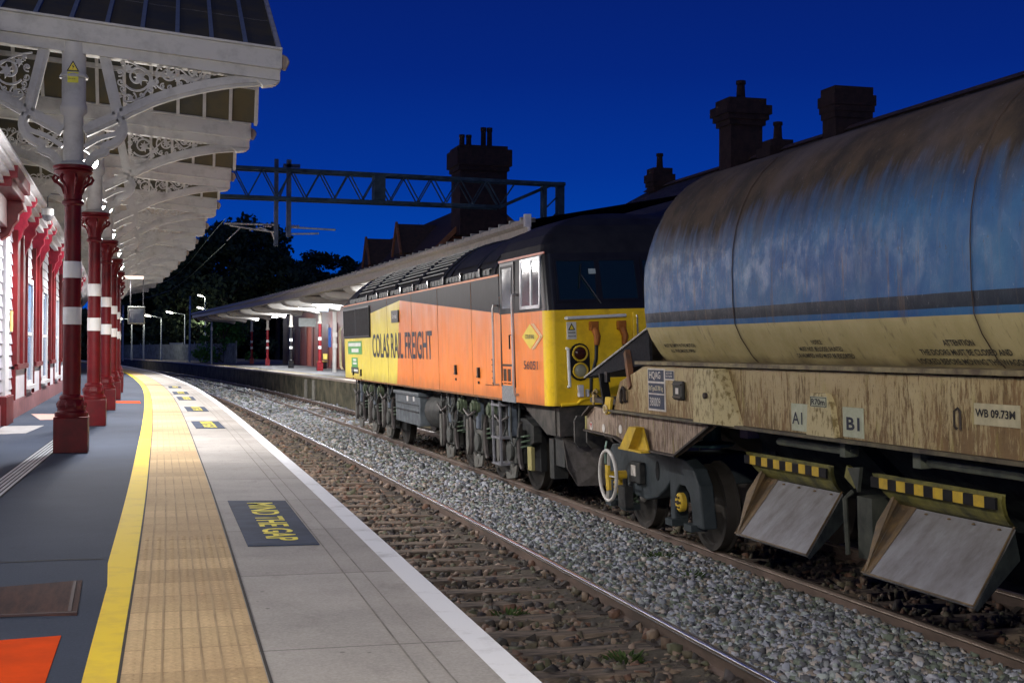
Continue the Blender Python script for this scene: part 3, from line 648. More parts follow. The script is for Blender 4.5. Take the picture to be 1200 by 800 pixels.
# front furniture on the flat yellow end (plane y about 17.29)
FY=17.28
lp(MB().tube([(-1.10,FY,2.55),(-1.10,FY-.06,2.55),(-.28,FY-.07,2.57),(-.28,FY,2.57)],.022,8),'handrail',mat('handrail_white',(.62,.64,.6),.35))
lp(MB().tube([(-1.10,FY,2.15),(-1.10,FY-.06,2.15),(-1.09,FY-.06,1.64),(-1.09,FY,1.64)],.022,8),'handrail',MC['handrail_white'])
sg=lp(MB().box((-1.09,FY+.03,2.27),(-.96,FY-.004,2.50)),'warning_notice',mat('notice_pale',(.62,.62,.55),.5))
m=MB(); m.add([(-1.075,FY-.007,2.39),(-.975,FY-.007,2.39),(-1.025,FY-.007,2.485)],[(0,1,2)]); m.build('warning_triangle',BLACKP,sg)
m=MB(); m.add([(-1.055,FY-.010,2.40),(-.995,FY-.010,2.40),(-1.025,FY-.010,2.46)],[(0,1,2)]); m.build('triangle_centre',mat('sign_yellow',(.75,.6,.05),.5),sg)
text('warning_lettering','DANGER',(-1.08,FY-.006,2.345),(.11,0,0),(0,0,.025),BLACKP,sg,bold=.02); text('warning_lettering','OVERHEAD LIVE WIRES',(-1.08,FY-.006,2.30),(.11,0,0),(0,0,.02),BLACKP,sg,bold=.02)
# lamp cluster
m=MB(); pts=[]
for i in range(9): a=i*PI/8; pts.append((-.925+.135*math.cos(a),FY+.02,2.08+.135*math.sin(a)))
for i in range(9): a=PI+i*PI/8; pts.append((-.925+.135*math.cos(a),FY+.02,1.85+.135*math.sin(a)))
m.prism(pts,(0,-.045,0)); lh=lp(m,'lamp_housing',BLACKP)
for v,lens in ((2.08,mat('lens_dark',(.05,.015,.01),.2)),(1.85,mat('lens_pale',(.33,.32,.2),.25))):
    m=MB(); ring=[(-.925+.098*math.cos(a),FY-.035,v+.098*math.sin(a)) for a in np.arange(20)*2*PI/20]; m.tube(ring,.014,6,closed=True); h=m.build('headlight',mat('lamp_rim',(.62,.42,.03),.4),lh)
    m=MB(); m.lathe([(.088,0),(.07,-.02),(.03,-.028)],(-.925,FY-.026,v),18,'y'); m.build('lens',lens,h,smooth=60)
# jumper cables and sockets
ORS=mat('jumper_orange',(.36,.12,.02),.5,var=.3); HOSE=mat('hose_rubber',(.015,.015,.015),.5,var=.4)
for u,vend,off in ((-.72,1.62,-.10),(-.33,1.75,.05)):
    m=MB(); m.box((u-.06,FY+.02,2.38),(u+.05,FY-.09,2.50)); m.tube([(u,FY-.06,2.40),(u+.02,FY-.10,2.3),(u,FY-.11,2.18)],[.055,.05,.035],8); j=lp(m,'jumper_socket',ORS,bevel=.008)
    m=MB(); m.tube([(u,FY-.11,2.19),(u+off*.2,FY-.14,2.0),(u+off,FY-.15,1.75),(u+off*1.1,FY-.16,1.58),(u+off*.4+.1,FY-.18,1.42),(u+.25,FY-.18,1.38)],.024,8); lp(m,'jumper_cable',HOSE,smooth=60)
m=MB(); m.box((-.17,FY+.02,2.2),(.25,FY-.03,2.62)); nd=lp(m,'nose_door',YELLOWE,bevel=.02)
m=MB(); m.tube([(-.11,FY-.035,2.25),(-.11,FY-.05,2.28),(-.11,FY-.05,2.54),(-.11,FY-.035,2.57)],.012,6); m.build('handle',STEEL,nd)
# bottom lip of the yellow end, lamp bracket
m=MB(); m.tube([(-1.2,FY-.01,1.40),(-.98,FY-.02,1.41),(-.93,FY-.03,1.46),(-.8,FY-.03,1.49),(.8,FY-.03,1.49),(.93,FY-.03,1.46),(.98,FY-.02,1.41),(1.2,FY-.01,1.40)],.022,8); lp(m,'end_lip',YELLOWE)
m=MB(); m.box((-.97,FY,1.5),(-.90,FY-.08,1.66)); m.box((-.86,FY,1.5),(-.83,FY-.1,1.6)); lp(m,'lamp_bracket',mat('bracket_white',(.6,.6,.62),.5),bevel=.01)
# buffer beam, buffers, coupling, snow plough
m=MB(); m.box((-1.2,17.36,.98),(1.2,17.52,1.40)); m.prism([(-1.22,19.2,1.38),(-1.22,17.5,1.38),(-1.22,17.5,.98),(-1.22,17.9,.98)],(.06,0,0)); m.prism([(1.16,19.2,1.38),(1.16,17.5,1.38),(1.16,17.5,.98),(1.16,17.9,.98)],(.06,0,0)); lp(m,'buffer_beam',mat('beam_grime',(.09,.08,.07),.75,c2=(.03,.03,.028),scale=4,bump=.3))
for s in (-1,1):
    m=MB(); m.lathe([(.14,0),(.14,-.05),(.10,-.06),(.10,-.34),(.075,-.36),(.075,-.50)],(s*.87,17.36,1.08),16,'y'); b=lp(m,'buffer',UNDER,smooth=40)
    m=MB(); pts=[(s*.87+x,16.86,1.08+z) for x,z in ((-.3,-.14),(-.26,-.2),(.26,-.2),(.3,-.14),(.3,.14),(.26,.2),(-.26,.2),(-.3,.14))]; m.prism(pts,(0,-.045,0)); m.build('buffer_head',mat('buffer_face',(.09,.085,.075),.55,c2=(.03,.03,.03),bump=.3),b)
    m=MB(); m.prism([(s*.55,17.5,.95),(s*1.12,17.5,.95),(s*1.12,17.32,.55),(s*1.0,17.26,.32),(s*.5,17.16,.32),(s*.45,17.2,.7)],(0,.03,0)); lp(m,'snow_plough',mat('plough_grey',(.10,.09,.085),.6,c2=(.04,.035,.03),bump=.2))
m=MB(); m.tube([(0,17.4,1.05),(0,17.0,1.0),(0,16.7,.95)],.05,8); ring=[(0.09*math.cos(a),16.85+.16*math.sin(a),.85) for a in np.arange(14)*2*PI/14]; m.tube(ring,.025,6,closed=True); lp(m,'screw_coupling',UNDER)
for u,cc in ((-.35,HOSE),(-.5,mat('cock_yellow',(.6,.42,.05),.5)),(.4,HOSE)):
    m=MB(); m.tube([(u,17.4,1.15),(u,17.2,1.1),(u,17.15,.85),(u+.03,17.05,.6),(u+.02,16.95,.5)],.022,7); lp(m,'brake_hose',cc)
# underframe between bogies: battery box, fuel tank, pipes
m=MB(); m.box((-1.26,26.4,.62),(-.3,29.0,1.26)); m.box((-1.30,26.35,1.2),(-.3,29.05,1.28)); bt=lp(m,'battery_box',mat('box_greygreen',(.13,.15,.165),.5,c2=(.05,.06,.07),bump=.25),bevel=.02)
MB().box((-1.275,26.5,1.02),(-1.262,28.9,1.03)).box((-1.275,26.5,.90),(-1.262,28.9,.88)).build('panel_line',BLACKP,bt)
m=MB(); m.box((-1.28,26.9,1.10),(-1.26,26.98,1.19)); m.box((-1.28,27.55,1.08),(-1.26,27.63,1.19)); m.build('latch',mat('white_tag',(.75,.75,.75),.4),bt)
m=MB(); m.lathe([(.34,25.0),(.36,25.05),(.36,26.2),(.34,26.25)],(-.85,0,.93),20,'y'); lp(m,'air_tank',UNDER,smooth=40)
m=MB(); m.box((-1.0,24.9,.7),(1.0,29.4,1.38)); lp(m,'fuel_tank',UNDER)
# bogies
def wheel(parent,yc,s,r=.57,loc=True):
    m=MB(); m.lathe([(.12,-.03),(.16,-.06),(.2,-.03),(r-.08,-.02),(r-.06,-.045),(r,-.05),(r+.0,.06),(r+.028,.07),(r+.028,.09),(.1,.09)] if s<0 else [(.1,-.09),(r+.028,-.09),(r+.028,-.07),(r,-.06),(r,.05),(r-.06,.045),(r-.08,.02),(.2,.03),(.16,.06),(.12,.03)],(s*.75,yc,r),36,'x')
    o=m.build('wheel',mat('wheel_steel',(.06,.055,.05),.5,metal=.4,c2=(.05,.045,.04),scale=6),parent,smooth=35)
    return o
def loco_bogie(yc,axs,dirn):
    f=MB()
    ya,yb=min(axs)-.85,max(axs)+.85
    prof=[(ya,.78),(ya,1.02),(ya+.35,1.10),(yb-.35,1.10),(yb,1.02),(yb,.78),(yb-.3,.70),(ya+.3,.70)]
    f.prism([(-1.06,y,v) for y,v in prof],(.12,0,0)); f.prism([(.94,y,v) for y,v in prof],(.12,0,0))
    f.box((-.95,yc-.25,.75),(.95,yc+.25,1.05))
    bg=lp(f,'bogie',UNDER)
    m=MB(); m.box((-.93,ya+.1,.34),(-.84,yb-.1,1.38)); m.build('bogie_shade_backing',mat('inner_dark',(.018,.019,.02),.85,scale=6,bump=.4),bg)  # dark sheet added as shade behind the bogie frame, closing its gaps
    m=MB(); m.box((-1.15,ya+.15,1.26),(-.95,yb-.15,1.37)); m.build('cable_trunk',MC['inner_dark'],bg)
    for a in axs:
        for s in (-1,1): wheel(bg,a,s)
        m=MB(); m.box((-1.16,a-.20,.42),(-.98,a+.20,.80)); m.lathe([(.15,-.05),(.15,0),(.11,.02)][::-1],(-1.17,a,.60),14,'x')
        for q in (-.42,.42): m.prism([(-1.15,a+q-.05,.95),(-1.15,a+q+.05,.95),(-1.15,a+q*.55+.05,.50),(-1.15,a+q*.55-.05,.50)],(.08,0,0))
        m.build('axlebox',mat('axlebox_grime',(.09,.09,.085),.55,c2=(.05,.055,.05),bump=.4),bg,bevel=.012)
        m=MB(); m.prism([(-1.19,a-.36,.42),(-1.19,a-.24,.22),(-1.19,a+.26,.16),(-1.19,a+.33,.42),(-1.19,a+.12,.36),(-1.19,a,.42),(-1.19,a-.14,.36)],(.035,0,0)); m.box((-1.2,a-.03,.25),(-1.19,a+.03,.33)); m.build('keeper_plate',UNDERL,bg)
        for q in (-.56,.56):
            m=MB(); pts=[(-1.08+.085*math.cos(t),a+q+.085*math.sin(t),.66+.012*t*1.0) for t in np.arange(0,12*PI/2,.45)]; m.tube(pts,.017,5); m.build('coil_spring',mat('spring_green',(.10,.14,.09),.5,c2=(.03,.05,.035),scale=9),bg)
        for q,sg in ((-.52,1),(.50,-1)):
            m=MB(); pts=[(-1.17,a+q+sg*.16*math.cos(t)-sg*.1,.72+.36*math.sin(t)) for t in np.linspace(-1.3,1.3,9)]; m.tube(pts,[.028,.036,.042,.045,.046,.045,.042,.036,.028],6)
            m.build('brake_arm',mat('rod_pale',(.10,.09,.085),.5,metal=.3,c2=(.05,.045,.045),scale=5),bg)
        m=MB(); m.tube([(-1.24,a-.1,1.12),(-1.26,a+.3,1.02),(-1.24,a+.7,1.12)],.022,6); m.build('brake_rod',MC['rod_pale'],bg)
        m=MB(); m.box((-1.19,a-.09,.82),(-1.08,a+.09,1.34)); m.build('damper',mat('damper_blue',(.10,.12,.15),.5,var=.4),bg,bevel=.02)
        m=MB(); m.prism([(-1.22,a+.55,.95),(-1.22,a+.68,.95),(-1.22,a+.72,.45),(-1.22,a+.62,.35),(-1.22,a+.52,.5)],(.05,0,0)); m.build('brake_block',UNDERL,bg)
    for q in (-1.05,.05,1.0):
        m=MB(); 
        for rr,dx in ((.16,0),(.125,-.05),(.08,-.08)): m.lathe([(rr,0),(rr,.05)],(-1.2+dx,yc+q,1.18),12,'x')
        m.build('brake_cylinder',mat('cylinder_olive',(.10,.125,.08),.5,c2=(.06,.08,.05),scale=8),bg,smooth=40)
    m=MB()
    for k in range(5):
        y=ya+.3+(yb-ya-.6)*(k+random.random()*.6)/5; v0=random.uniform(1.0,1.3); m.bar((-1.15,y,v0),(-1.17,y+random.uniform(-.1,.1),v0-random.uniform(.2,.5)),random.uniform(.03,.09),.04)
    for k in range(9):
        y=ya+.2+(yb-ya-.7)*random.random(); z=random.uniform(.75,1.2); m.tube([(-1.18,y,1.36),(-1.2,y+.05,z+.1),(-1.22,y+.2,z-.05),(-1.22,y+.35,z-.02),(-1.2,y+.48,z+.15),(-1.18,y+.5,1.38)],.017,6)
    m.build('pipework',mat('pipe_grime',(.09,.09,.085),.5,c2=(.03,.04,.04),scale=12,metal=.2),bg)
    return bg
loco_bogie(22.0,(19.95,22.0,24.1),1); loco_bogie(32.2,(30.3,32.2,34.2),-1)
m=MB()   # cab steps hanging in front of the first axle
for v in (.38,.78,1.28): m.box((-1.34,19.98,v),(-1.08,20.5,v+.03))
m.box((-1.33,20.0,.38),(-1.30,20.04,1.36)); m.box((-1.33,20.44,.38),(-1.30,20.48,1.36)); m.box((-1.12,20.06,.40),(-1.09,20.42,1.36))
lp(m,'cab_steps',mat('step_metal',(.22,.22,.24),.5,c2=(.1,.1,.11)))
m=MB(); m.box((-1.1,17.5,.55),(-1.07,17.9,1.0)); m.box((-1.1,18.0,.35),(-.9,18.2,.9)); lp(m,'guard_iron',UNDER)
m=MB(); m.box((-1.25,18.6,.42),(-1.2,18.8,.75)); lp(m,'sand_pipe_bracket',mat('olive_bracket',(.28,.25,.10),.6))
# ================================================================== HOPPER WAGON
WY=6.0
wag=vehicle('hopper_wagon',WY)
tag(wag,'weathered blue and cream ballast hopper wagon with open steel discharge chutes','hopper wagon')
def wp(mb,name,mt,parent=None,**k):
    o=mb.build(name,mt,parent or wag,**k)
    if parent is None: o.location=(0,-WY,0)
    return o
def wagon_paint():
    """blue above, dark band, cream below, brown grime caked on the upper curve and streaks of dirt"""
    m=bpy.data.materials.new('wagon_paint'); m.use_nodes=True; N,L=nt(m); b=N['Principled BSDF']
    tc=N.new('ShaderNodeTexCoord'); sp=N.new('ShaderNodeSeparateXYZ'); L.new(tc.outputs['Object'],sp.inputs[0])
    def rgb(c): n=N.new('ShaderNodeRGB'); n.outputs[0].default_value=(*c,1); return n.outputs[0]
    def noise(sc,str_,det=6,ro=.6):
        mp=N.new('ShaderNodeMapping'); mp.inputs['Scale'].default_value=str_; L.new(tc.outputs['Object'],mp.inputs['Vector'])
        n=N.new('ShaderNodeTexNoise'); n.inputs['Scale'].default_value=sc; n.inputs['Detail'].default_value=det; n.inputs['Roughness'].default_value=ro; L.new(mp.outputs[0],n.inputs['Vector']); return n.outputs['Fac']
    def math_(op,a,b_=None,c=None):
        n=N.new('ShaderNodeMath'); n.operation=op
        for i,x in enumerate((a,b_,c)):
            if x is None: continue
            if isinstance(x,(int,float)): n.inputs[i].default_value=x
            else: L.new(x,n.inputs[i])
        return n.outputs[0]
    def ramp(f,lo,hi):
        n=N.new('ShaderNodeMapRange'); n.inputs['From Min'].default_value=lo; n.inputs['From Max'].default_value=hi; L.new(f,n.inputs['Value']); return n.outputs['Result']
    def mix(f,a,b_):
        n=N.new('ShaderNodeMix'); n.data_type='RGBA'
        if isinstance(f,(int,float)): n.inputs['Factor'].default_value=f
        else: L.new(f,n.inputs['Factor'])
        L.new(a,n.inputs['A']); L.new(b_,n.inputs['B']); return n.outputs['Result']
    Z=sp.outputs['Z']
    fade=noise(1.3,(1,1,1))
    blue=mix(ramp(fade,.35,.65),rgb((.014,.095,.28)),rgb((.040,.155,.32)))
    blue=mix(math_('MULTIPLY',ramp(noise(5,(2,3.2,.35)),.52,.74),.35),blue,rgb((.16,.15,.17)))
    cream=mix(ramp(noise(2.2,(1,1,.8)),.35,.7),rgb((.42,.35,.16)),rgb((.55,.47,.24)))
    col=mix(math_('GREATER_THAN',Z,2.375),cream,blue)
    # dark band with a blue line under it
    wob=math_('MULTIPLY',math_('SUBTRACT',noise(2,(1,.6,1)),.5),.012)
    zb=math_('ADD',Z,wob)
    band=math_('MULTIPLY',math_('GREATER_THAN',zb,2.425),math_('LESS_THAN',zb,2.525))
    col=mix(math_('MULTIPLY',band,.93),col,rgb((.012,.015,.022)))
    # upper grime, ragged lower edge with runs
    e=math_('ADD',math_('ADD',math_('ADD',Z,.04),math_('MULTIPLY',math_('SUBTRACT',noise(2.6,(1,2.4,.25),7,.7),.5),.75)),math_('MULTIPLY',math_('SUBTRACT',noise(.55,(1,1,.2),2),.5),.55))
    gr=ramp(e,3.06,3.50)
    grc=mix(ramp(noise(3,(1,1,1)),.4,.62),rgb((.035,.028,.022)),rgb((.085,.06,.038)))
    col=mix(gr,col,grc)
    # flaking specks
    fl=ramp(noise(16,(1,1.6,.7),8,.75),.60,.66)
    fl=math_('MULTIPLY',fl,ramp(math_('SUBTRACT',.45,math_('ABSOLUTE',math_('SUBTRACT',Z,3.0))),0,.3))
    col=mix(math_('MULTIPLY',fl,.8),col,rgb((.06,.07,.06)))
    # rust runs, grime clouds, and white glints painted as pale specks
    run=ramp(noise(11,(1,1.3,.09),7,.72),.57,.66); col=mix(math_('MULTIPLY',run,.5),col,rgb((.13,.09,.06)))
    cloud=math_('MULTIPLY',ramp(noise(.9,(1,1,.9),4),.5,.68),ramp(Z,2.5,3.1)); col=mix(math_('MULTIPLY',cloud,.55),col,rgb((.12,.10,.10)))
    pale=ramp(noise(24,(1,1.3,.5),7,.8),.62,.67); col=mix(math_('MULTIPLY',pale,.35),col,rgb((.42,.46,.5)))
    seam=None
    for ys_ in (11.35,7.70,4.0):
        d=math_('ABSOLUTE',math_('SUBTRACT',sp.outputs['Y'],ys_)); q=ramp(math_('ADD',d,math_('MULTIPLY',noise(6,(1,1,.4),5),.10)),.12,.04); seam=q if seam is None else math_('MAXIMUM',seam,q)
    col=mix(math_('MULTIPLY',seam,.35),col,rgb((.10,.08,.07)))
    # dirt gathering low on the cream
    lw=math_('MULTIPLY',ramp(math_('ADD',Z,math_('MULTIPLY',noise(2,(1,1.2,.6)),.24)),2.21,2.10),.8)
    col=mix(lw,col,rgb((.10,.07,.045)))
    L.new(col,b.inputs['Base Color'])
    rr=ramp(noise(5,(1,1,.8),8,.75),.40,.54); r2=N.new('ShaderNodeMapRange'); r2.inputs['To Min'].default_value=.30; r2.inputs['To Max'].default_value=.52; L.new(rr,r2.inputs['Value'])
    r3=math_('MAXIMUM',r2.outputs['Result'],math_('MULTIPLY',gr,.8)); L.new(r3,b.inputs['Roughness'])
    b.inputs['Specular IOR Level'].default_value=.27
    bp=N.new('ShaderNodeBump'); bp.inputs['Strength'].default_value=.30; bp.inputs['Distance'].default_value=.010
    h=math_('ADD',math_('MULTIPLY',noise(12,(1,1.2,.8),9,.78),1.3),math_('MULTIPLY',noise(1.2,(1,1,1),2),.9)); L.new(h,bp.inputs['Height']); L.new(bp.outputs['Normal'],b.inputs['Normal'])
    return m
WPNT=wagon_paint()
hp_=[(-1.12,1.98),(-1.22,2.08),(-1.33,2.25),(-1.385,2.38),(-1.40,2.55),(-1.40,2.85),(-1.385,3.05),(-1.345,3.25),(-1.28,3.43),(-1.19,3.60),(-1.07,3.75),(-.92,3.88),(-.74,3.97),(-.5,4.02),(0,4.05)]
hp_=hp_+[(-u,v) for u,v in hp_[-2::-1]]
hop=MB(); ys=[13.72,13.60]+ysamp(13.3,1.5,.6)
# rounded far corner: rings shrink towards the end plate
rows=[]
for t in [0,.15,.35,.6,.85,1.0]:
    a=t*PI/2; yy=13.36+.40*math.cos(a); k=1-.0*(1-math.sin(a))
    sh=(1-math.sin(a))
    rows.append([(u*(1-.07*sh*(1 if v<3.2 else 1.6)),yy,v-(0 if v<2.9 else (v-2.9)*.42*sh)) for u,v in hp_])
for y in ysamp(13.0,1.5,.7): rows.append([(u,y,v) for u,v in hp_])
hop.grid(rows,None)
hop.add(rows[0],[tuple(range(len(hp_)))],None); hop.add(rows[-1],[tuple(range(len(hp_)-1,-1,-1))],None)
ho=wp(hop,'hopper_body',WPNT,smooth=40,recalc=True)
for y in (11.35,7.70,4.0):
    r=MB(); 
    n=len(hp_); w=.012
    r.grid([[(u*1.0025-.0,y+dy,v+(.004 if v>3.4 else 0)) for u,v in hp_] for dy in (-w,w)],None); r.build('weld_seam',WPNT,ho,recalc=True)
    r=MB(); r.tube([(u*1.003,y,v+(.002 if v>3.4 else -.002)) for u,v in hp_[:12]],.0045,5); r.build('seam_shadow_gap',mat('seam_dark',(.06,.04,.03),.8),ho)
# welded top lip
RUST=rust_mat('frame_paint',(.36,.265,.115),(.44,.35,.17),(.19,.10,.042),1.97,1.46,.8)
RUSTB=rust_mat('end_frame_paint',(.27,.19,.135),(.34,.26,.19),(.14,.09,.06),1.9,1.0,.8)
RUSTD=mat('frame_dark',(.06,.048,.038),.7,c2=(.04,.032,.028),scale=6,bump=.3)
# solebar: web, top flange, bottom flange
s_=MB(); s_.prism([(-1.35,1.5,1.97),(-1.35,13.75,1.97),(-1.35,14.55,1.78),(-1.35,14.78,1.46),(-1.35,1.5,1.46)],(.05,0,0)); s_.prism([(1.3,1.5,1.97),(1.3,13.75,1.97),(1.3,14.78,1.46),(1.3,1.5,1.46)],(.05,0,0)); so=wp(s_,'solebar',RUST)
f=MB(); f.box((-1.41,1.5,1.985),(-1.0,13.9,2.02)); f.build('top_flange',mat('flange_yellowed',(.30,.25,.13),.65,c2=(.10,.075,.05),scale=4,streak=(1,1.2,1)),so)
f=MB(); f.box((-1.40,1.5,1.43),(-1.05,14.85,1.458)); f.build('bottom_flange',mat('flange_grime',(.14,.12,.07),.7,c2=(.06,.05,.04),scale=5),so)
# frame end: deck, lower buffer beam frame
f=MB(); f.prism([(-1.33,15.55,1.46),(-1.33,14.9,1.425),(-1.33,12.0,1.425),(-1.33,12.95,1.07),(-1.33,14.3,1.07),(-1.33,14.75,1.15),(-1.33,15.82,1.17),(-1.33,15.85,1.34)],(.04,0,0)); lf=wp(f,'lower_frame',RUSTB)
f=MB(); f.bar((-1.36,15.83,1.165),(-1.36,14.75,1.145),.05,.02); f.bar((-1.36,14.3,1.065),(-1.36,12.95,1.065),.05,.02); f.bar((-1.36,14.75,1.145),(-1.36,14.3,1.065),.05,.02); f.bar((-1.36,15.85,1.34),(-1.36,15.55,1.47),.06,.02); f.bar((-1.36,12.95,1.065),(-1.36,12.02,1.42),.05,.02); f.build('edge_flange',RUSTD,lf)
f=MB(); f.prism([(-1.33,15.9,1.15),(-1.33,15.9,1.34),(-1.2,15.92,1.36),(1.2,15.92,1.36),(1.33,15.9,1.34),(1.33,15.9,1.15),(1.2,15.9,1.08),(-1.2,15.9,1.08)],(0,-.05,0)); wp(f,'headstock',mat('headstock_yellowgreen',(.30,.27,.08),.6,c2=(.14,.12,.06),scale=5))
f=MB(); f.box((-1.29,1.5,1.50),(1.29,15.8,1.56)); f.box((-.25,1.5,1.0),(.25,15.8,1.5)); wp(f,'centre_sill',RUSTD)
# end slope sheets and cover
f=MB(); f.add([(-1.15,13.72,2.05),(1.15,13.72,2.05),(1.15,14.6,1.56),(-1.15,14.6,1.56)],[(0,1,2,3)]); f.prism([(-1.2,14.0,1.99),(-1.2,14.85,1.58),(-1.2,13.8,1.56)],(.03,0,0)); wp(f,'end_sheet',RUSTB)
f=MB(); a=[(-1.30,15.9,1.80),(-1.30,13.75,2.36),(-1.30,13.72,1.99)]; f.prism(a,(.03,0,0)); hw=wp(f,'end_hood',mat('hood_black',(.008,.008,.012),.9,c2=(.02,.02,.025),scale=20)); f=MB(); f.prism([(1.27,15.9,1.80),(1.27,13.75,2.36),(1.27,13.72,1.99)],(.03,0,0)); f.build('hood_side',MC['hood_black'],hw)
f=MB(); f.prism([(-1.32,15.93,1.79),(-1.32,13.73,2.365),(-1.32,13.73,2.385),(-1.32,15.93,1.812)],(2.64,0,0)); f.build('hood_sheet',mat('hood_sheet_metal',(.30,.29,.27),.5,metal=.3,var=.3),hw)
f=MB(); f.bar((-1.30,15.28,1.86),(-1.27,15.22,1.46),.05,.1); f.box((-1.31,15.1,1.76),(-1.27,15.2,1.88)); wp(f,'hood_strut',BLACKP)
f=MB(); f.bar((-1.32,14.38,2.12),(-1.34,14.20,1.72),.06,.10); wp(f,'brown_strut',mat('rust_brown',(.22,.10,.045),.7,c2=(.1,.06,.04),bump=.3))
f=MB(); f.tube([(-1.28,15.7,1.47),(-1.28,15.72,1.62),(-1.28,15.6,1.66),(-1.28,15.55,1.62)],.014,6); f.box((-1.3,15.62,1.5),(-1.26,15.7,1.6)); f.tube([(-1.27,15.15,1.45),(-1.27,15.13,1.56),(-1.27,15.03,1.58),(-1.27,14.98,1.5)],.012,6); wp(f,'end_fittings',mat('fitting_brass',(.30,.22,.10),.6,var=.4))
f=MB(); f.prism([(-1.30,14.9,1.47),(-1.30,14.65,1.75),(-1.30,14.6,1.47)],(.03,0,0)); f.prism([(-1.2,14.75,1.47),(-1.2,14.45,1.8),(-1.2,14.45,1.47)],(.03,0,0)); wp(f,'gusset',RUSTD)
f=MB(); f.tube([(-1.36,14.47,1.55),(-1.38,14.45,1.56),(-1.38,14.44,1.68),(-1.38,14.38,1.72),(-1.38,14.34,1.7),(-1.38,14.33,1.58),(-1.36,14.33,1.56)],.02,6); wp(f,'tie_down_ring',RUSTD)
# panels, labels
PB=mat('data_panel_navy',(.03,.04,.075),.5,var=.2); PW=mat('data_panel_white',(.62,.60,.55),.5,c2=(.45,.40,.35),scale=8)
def wtxt(body,yl,yr,vb,vt,mt,parent,u=-1.356,bold=.015,name='lettering',th=.004):
    return text(name,body,(u,yl,vb),(0,yr-yl,0),(0,0,vt-vb),mt,parent,bold=bold,thick=th)
f=MB(); f.box((-1.356,13.66,1.50),(-1.351,13.17,1.945)); dp=wp(f,'data_panel',PW)
for vb,vt in ((1.81,1.93),(1.685,1.79),(1.52,1.67)): MB().box((-1.359,13.64,vb),(-1.356,13.20,vt)).build('panel_field',PB,dp)
wtxt('HQAG',13.60,13.28,1.825,1.915,PW,dp,u=-1.359); wtxt('Bit/Type25.780 kg',13.62,13.22,1.70,1.765,mat('data_gold',(.5,.45,.3),.5),dp,u=-1.359); wtxt('380009',13.60,13.30,1.55,1.64,PW,dp,u=-1.359,bold=.0)
f=MB(); f.box((-1.356,13.17,1.83),(-1.351,12.92,1.93)); d2=wp(f,'small_data_panel',PW); MB().box((-1.359,13.155,1.845),(-1.356,12.93,1.925)).build('panel_field',PB,d2)
wtxt('NOT FIT',13.12,12.96,1.89,1.912,PW,d2,u=-1.359); wtxt('FOR TRAFFIC',13.13,12.95,1.86,1.88,PW,d2,u=-1.359)
f=MB(); f.box((-1.39,12.90,1.64),(-1.351,12.63,1.83)); bx=wp(f,'junction_box',mat('box_black',(.03,.03,.025),.6,bump=.3),bevel=.02); MB().box((-1.396,12.80,1.70),(-1.39,12.73,1.76)).build('box_label',PW,bx); MB().box((-1.40,12.88,1.66),(-1.388,12.66,1.675)).box((-1.40,12.88,1.79),(-1.388,12.66,1.80)).build('box_rib',BLACKP,bx)
CREAMP=mat('post_cream',(.50,.42,.22),.6,c2=(.22,.17,.07),scale=14,streak=(1,1.5,.8),blo=.40,bhi=.5,bump=.4)
f=MB(); f.add([(-1.50,12.06,1.97),(-1.50,11.62,1.97),(-1.50,11.62,1.46),(-1.50,12.12,1.46),(-1.35,12.12,1.97),(-1.35,11.62,1.97),(-1.35,11.30,1.44),(-1.35,12.2,1.44)],[(0,1,2,3),(4,7,6,5),(0,4,5,1),(1,5,6,2),(2,6,7,3),(3,7,4,0)]); po=wp(f,'side_post',CREAMP,recalc=True)
MB().lathe([(.028,0),(.028,.03),(.01,.035)][::-1],(-1.53,11.78,1.72),8,'x').build('bolt',RUSTD,po)
def plate(y0,y1,v0,v1,mt,d=.006,name='plate',u=-1.351): 
    return wp(MB().box((u-d,y0,v0),(u,y1,v1)),name,mt)
LG=mat('label_pale_green',(.48,.50,.36),.6,c2=(.36,.38,.26),scale=9)
f=plate(10.36,10.06,1.475,1.70,LG,name='door_label'); wtxt('A1',10.34,10.16,1.53,1.63,MC['lettering_navy'],f,u=-1.357,bold=.01)
f=plate(9.50,9.19,1.475,1.705,LG,name='door_label'); wtxt('B1',9.44,9.24,1.53,1.63,MC['lettering_navy'],f,u=-1.357,bold=.03)
f=wp(MB().prism([(-1.40,10.02,1.46),(-1.40,9.99,1.70),(-1.40,9.92,1.80),(-1.40,9.68,1.80),(-1.40,9.61,1.70),(-1.40,9.56,1.46)],(.05,0,0)),'door_bracket',CREAMP)
MB().box((-1.403,9.935,1.69),(-1.40,9.665,1.775)).build('label_field',LG,f)
for q in ((9.93,9.67,1.765,1.77),(9.93,9.67,1.695,1.70),(9.93,9.925,1.695,1.77),(9.675,9.67,1.695,1.77)): MB().box((-1.406,q[0],q[2]),(-1.402,q[1],q[3])).build('label_border',BLACKP,f)
wtxt('R70m',9.91,9.69,1.707,1.757,BLACKP,f,u=-1.403,bold=.02)
f=plate(7.78,7.30,1.66,1.80,mat('label_cream',(.48,.43,.27),.6,var=.2,scale=9),name='weld_label'); wtxt('WB 09.73M',7.76,7.34,1.71,1.765,BLACKP,f,u=-1.357,bold=.03)
f=MB(); f.tube([(-1.36,7.97,1.62),(-1.38,7.97,1.64),(-1.38,7.97,1.74),(-1.38,7.93,1.76),(-1.38,7.90,1.74),(-1.38,7.90,1.62)],.009,5); wp(f,'label_clip',RUSTD)
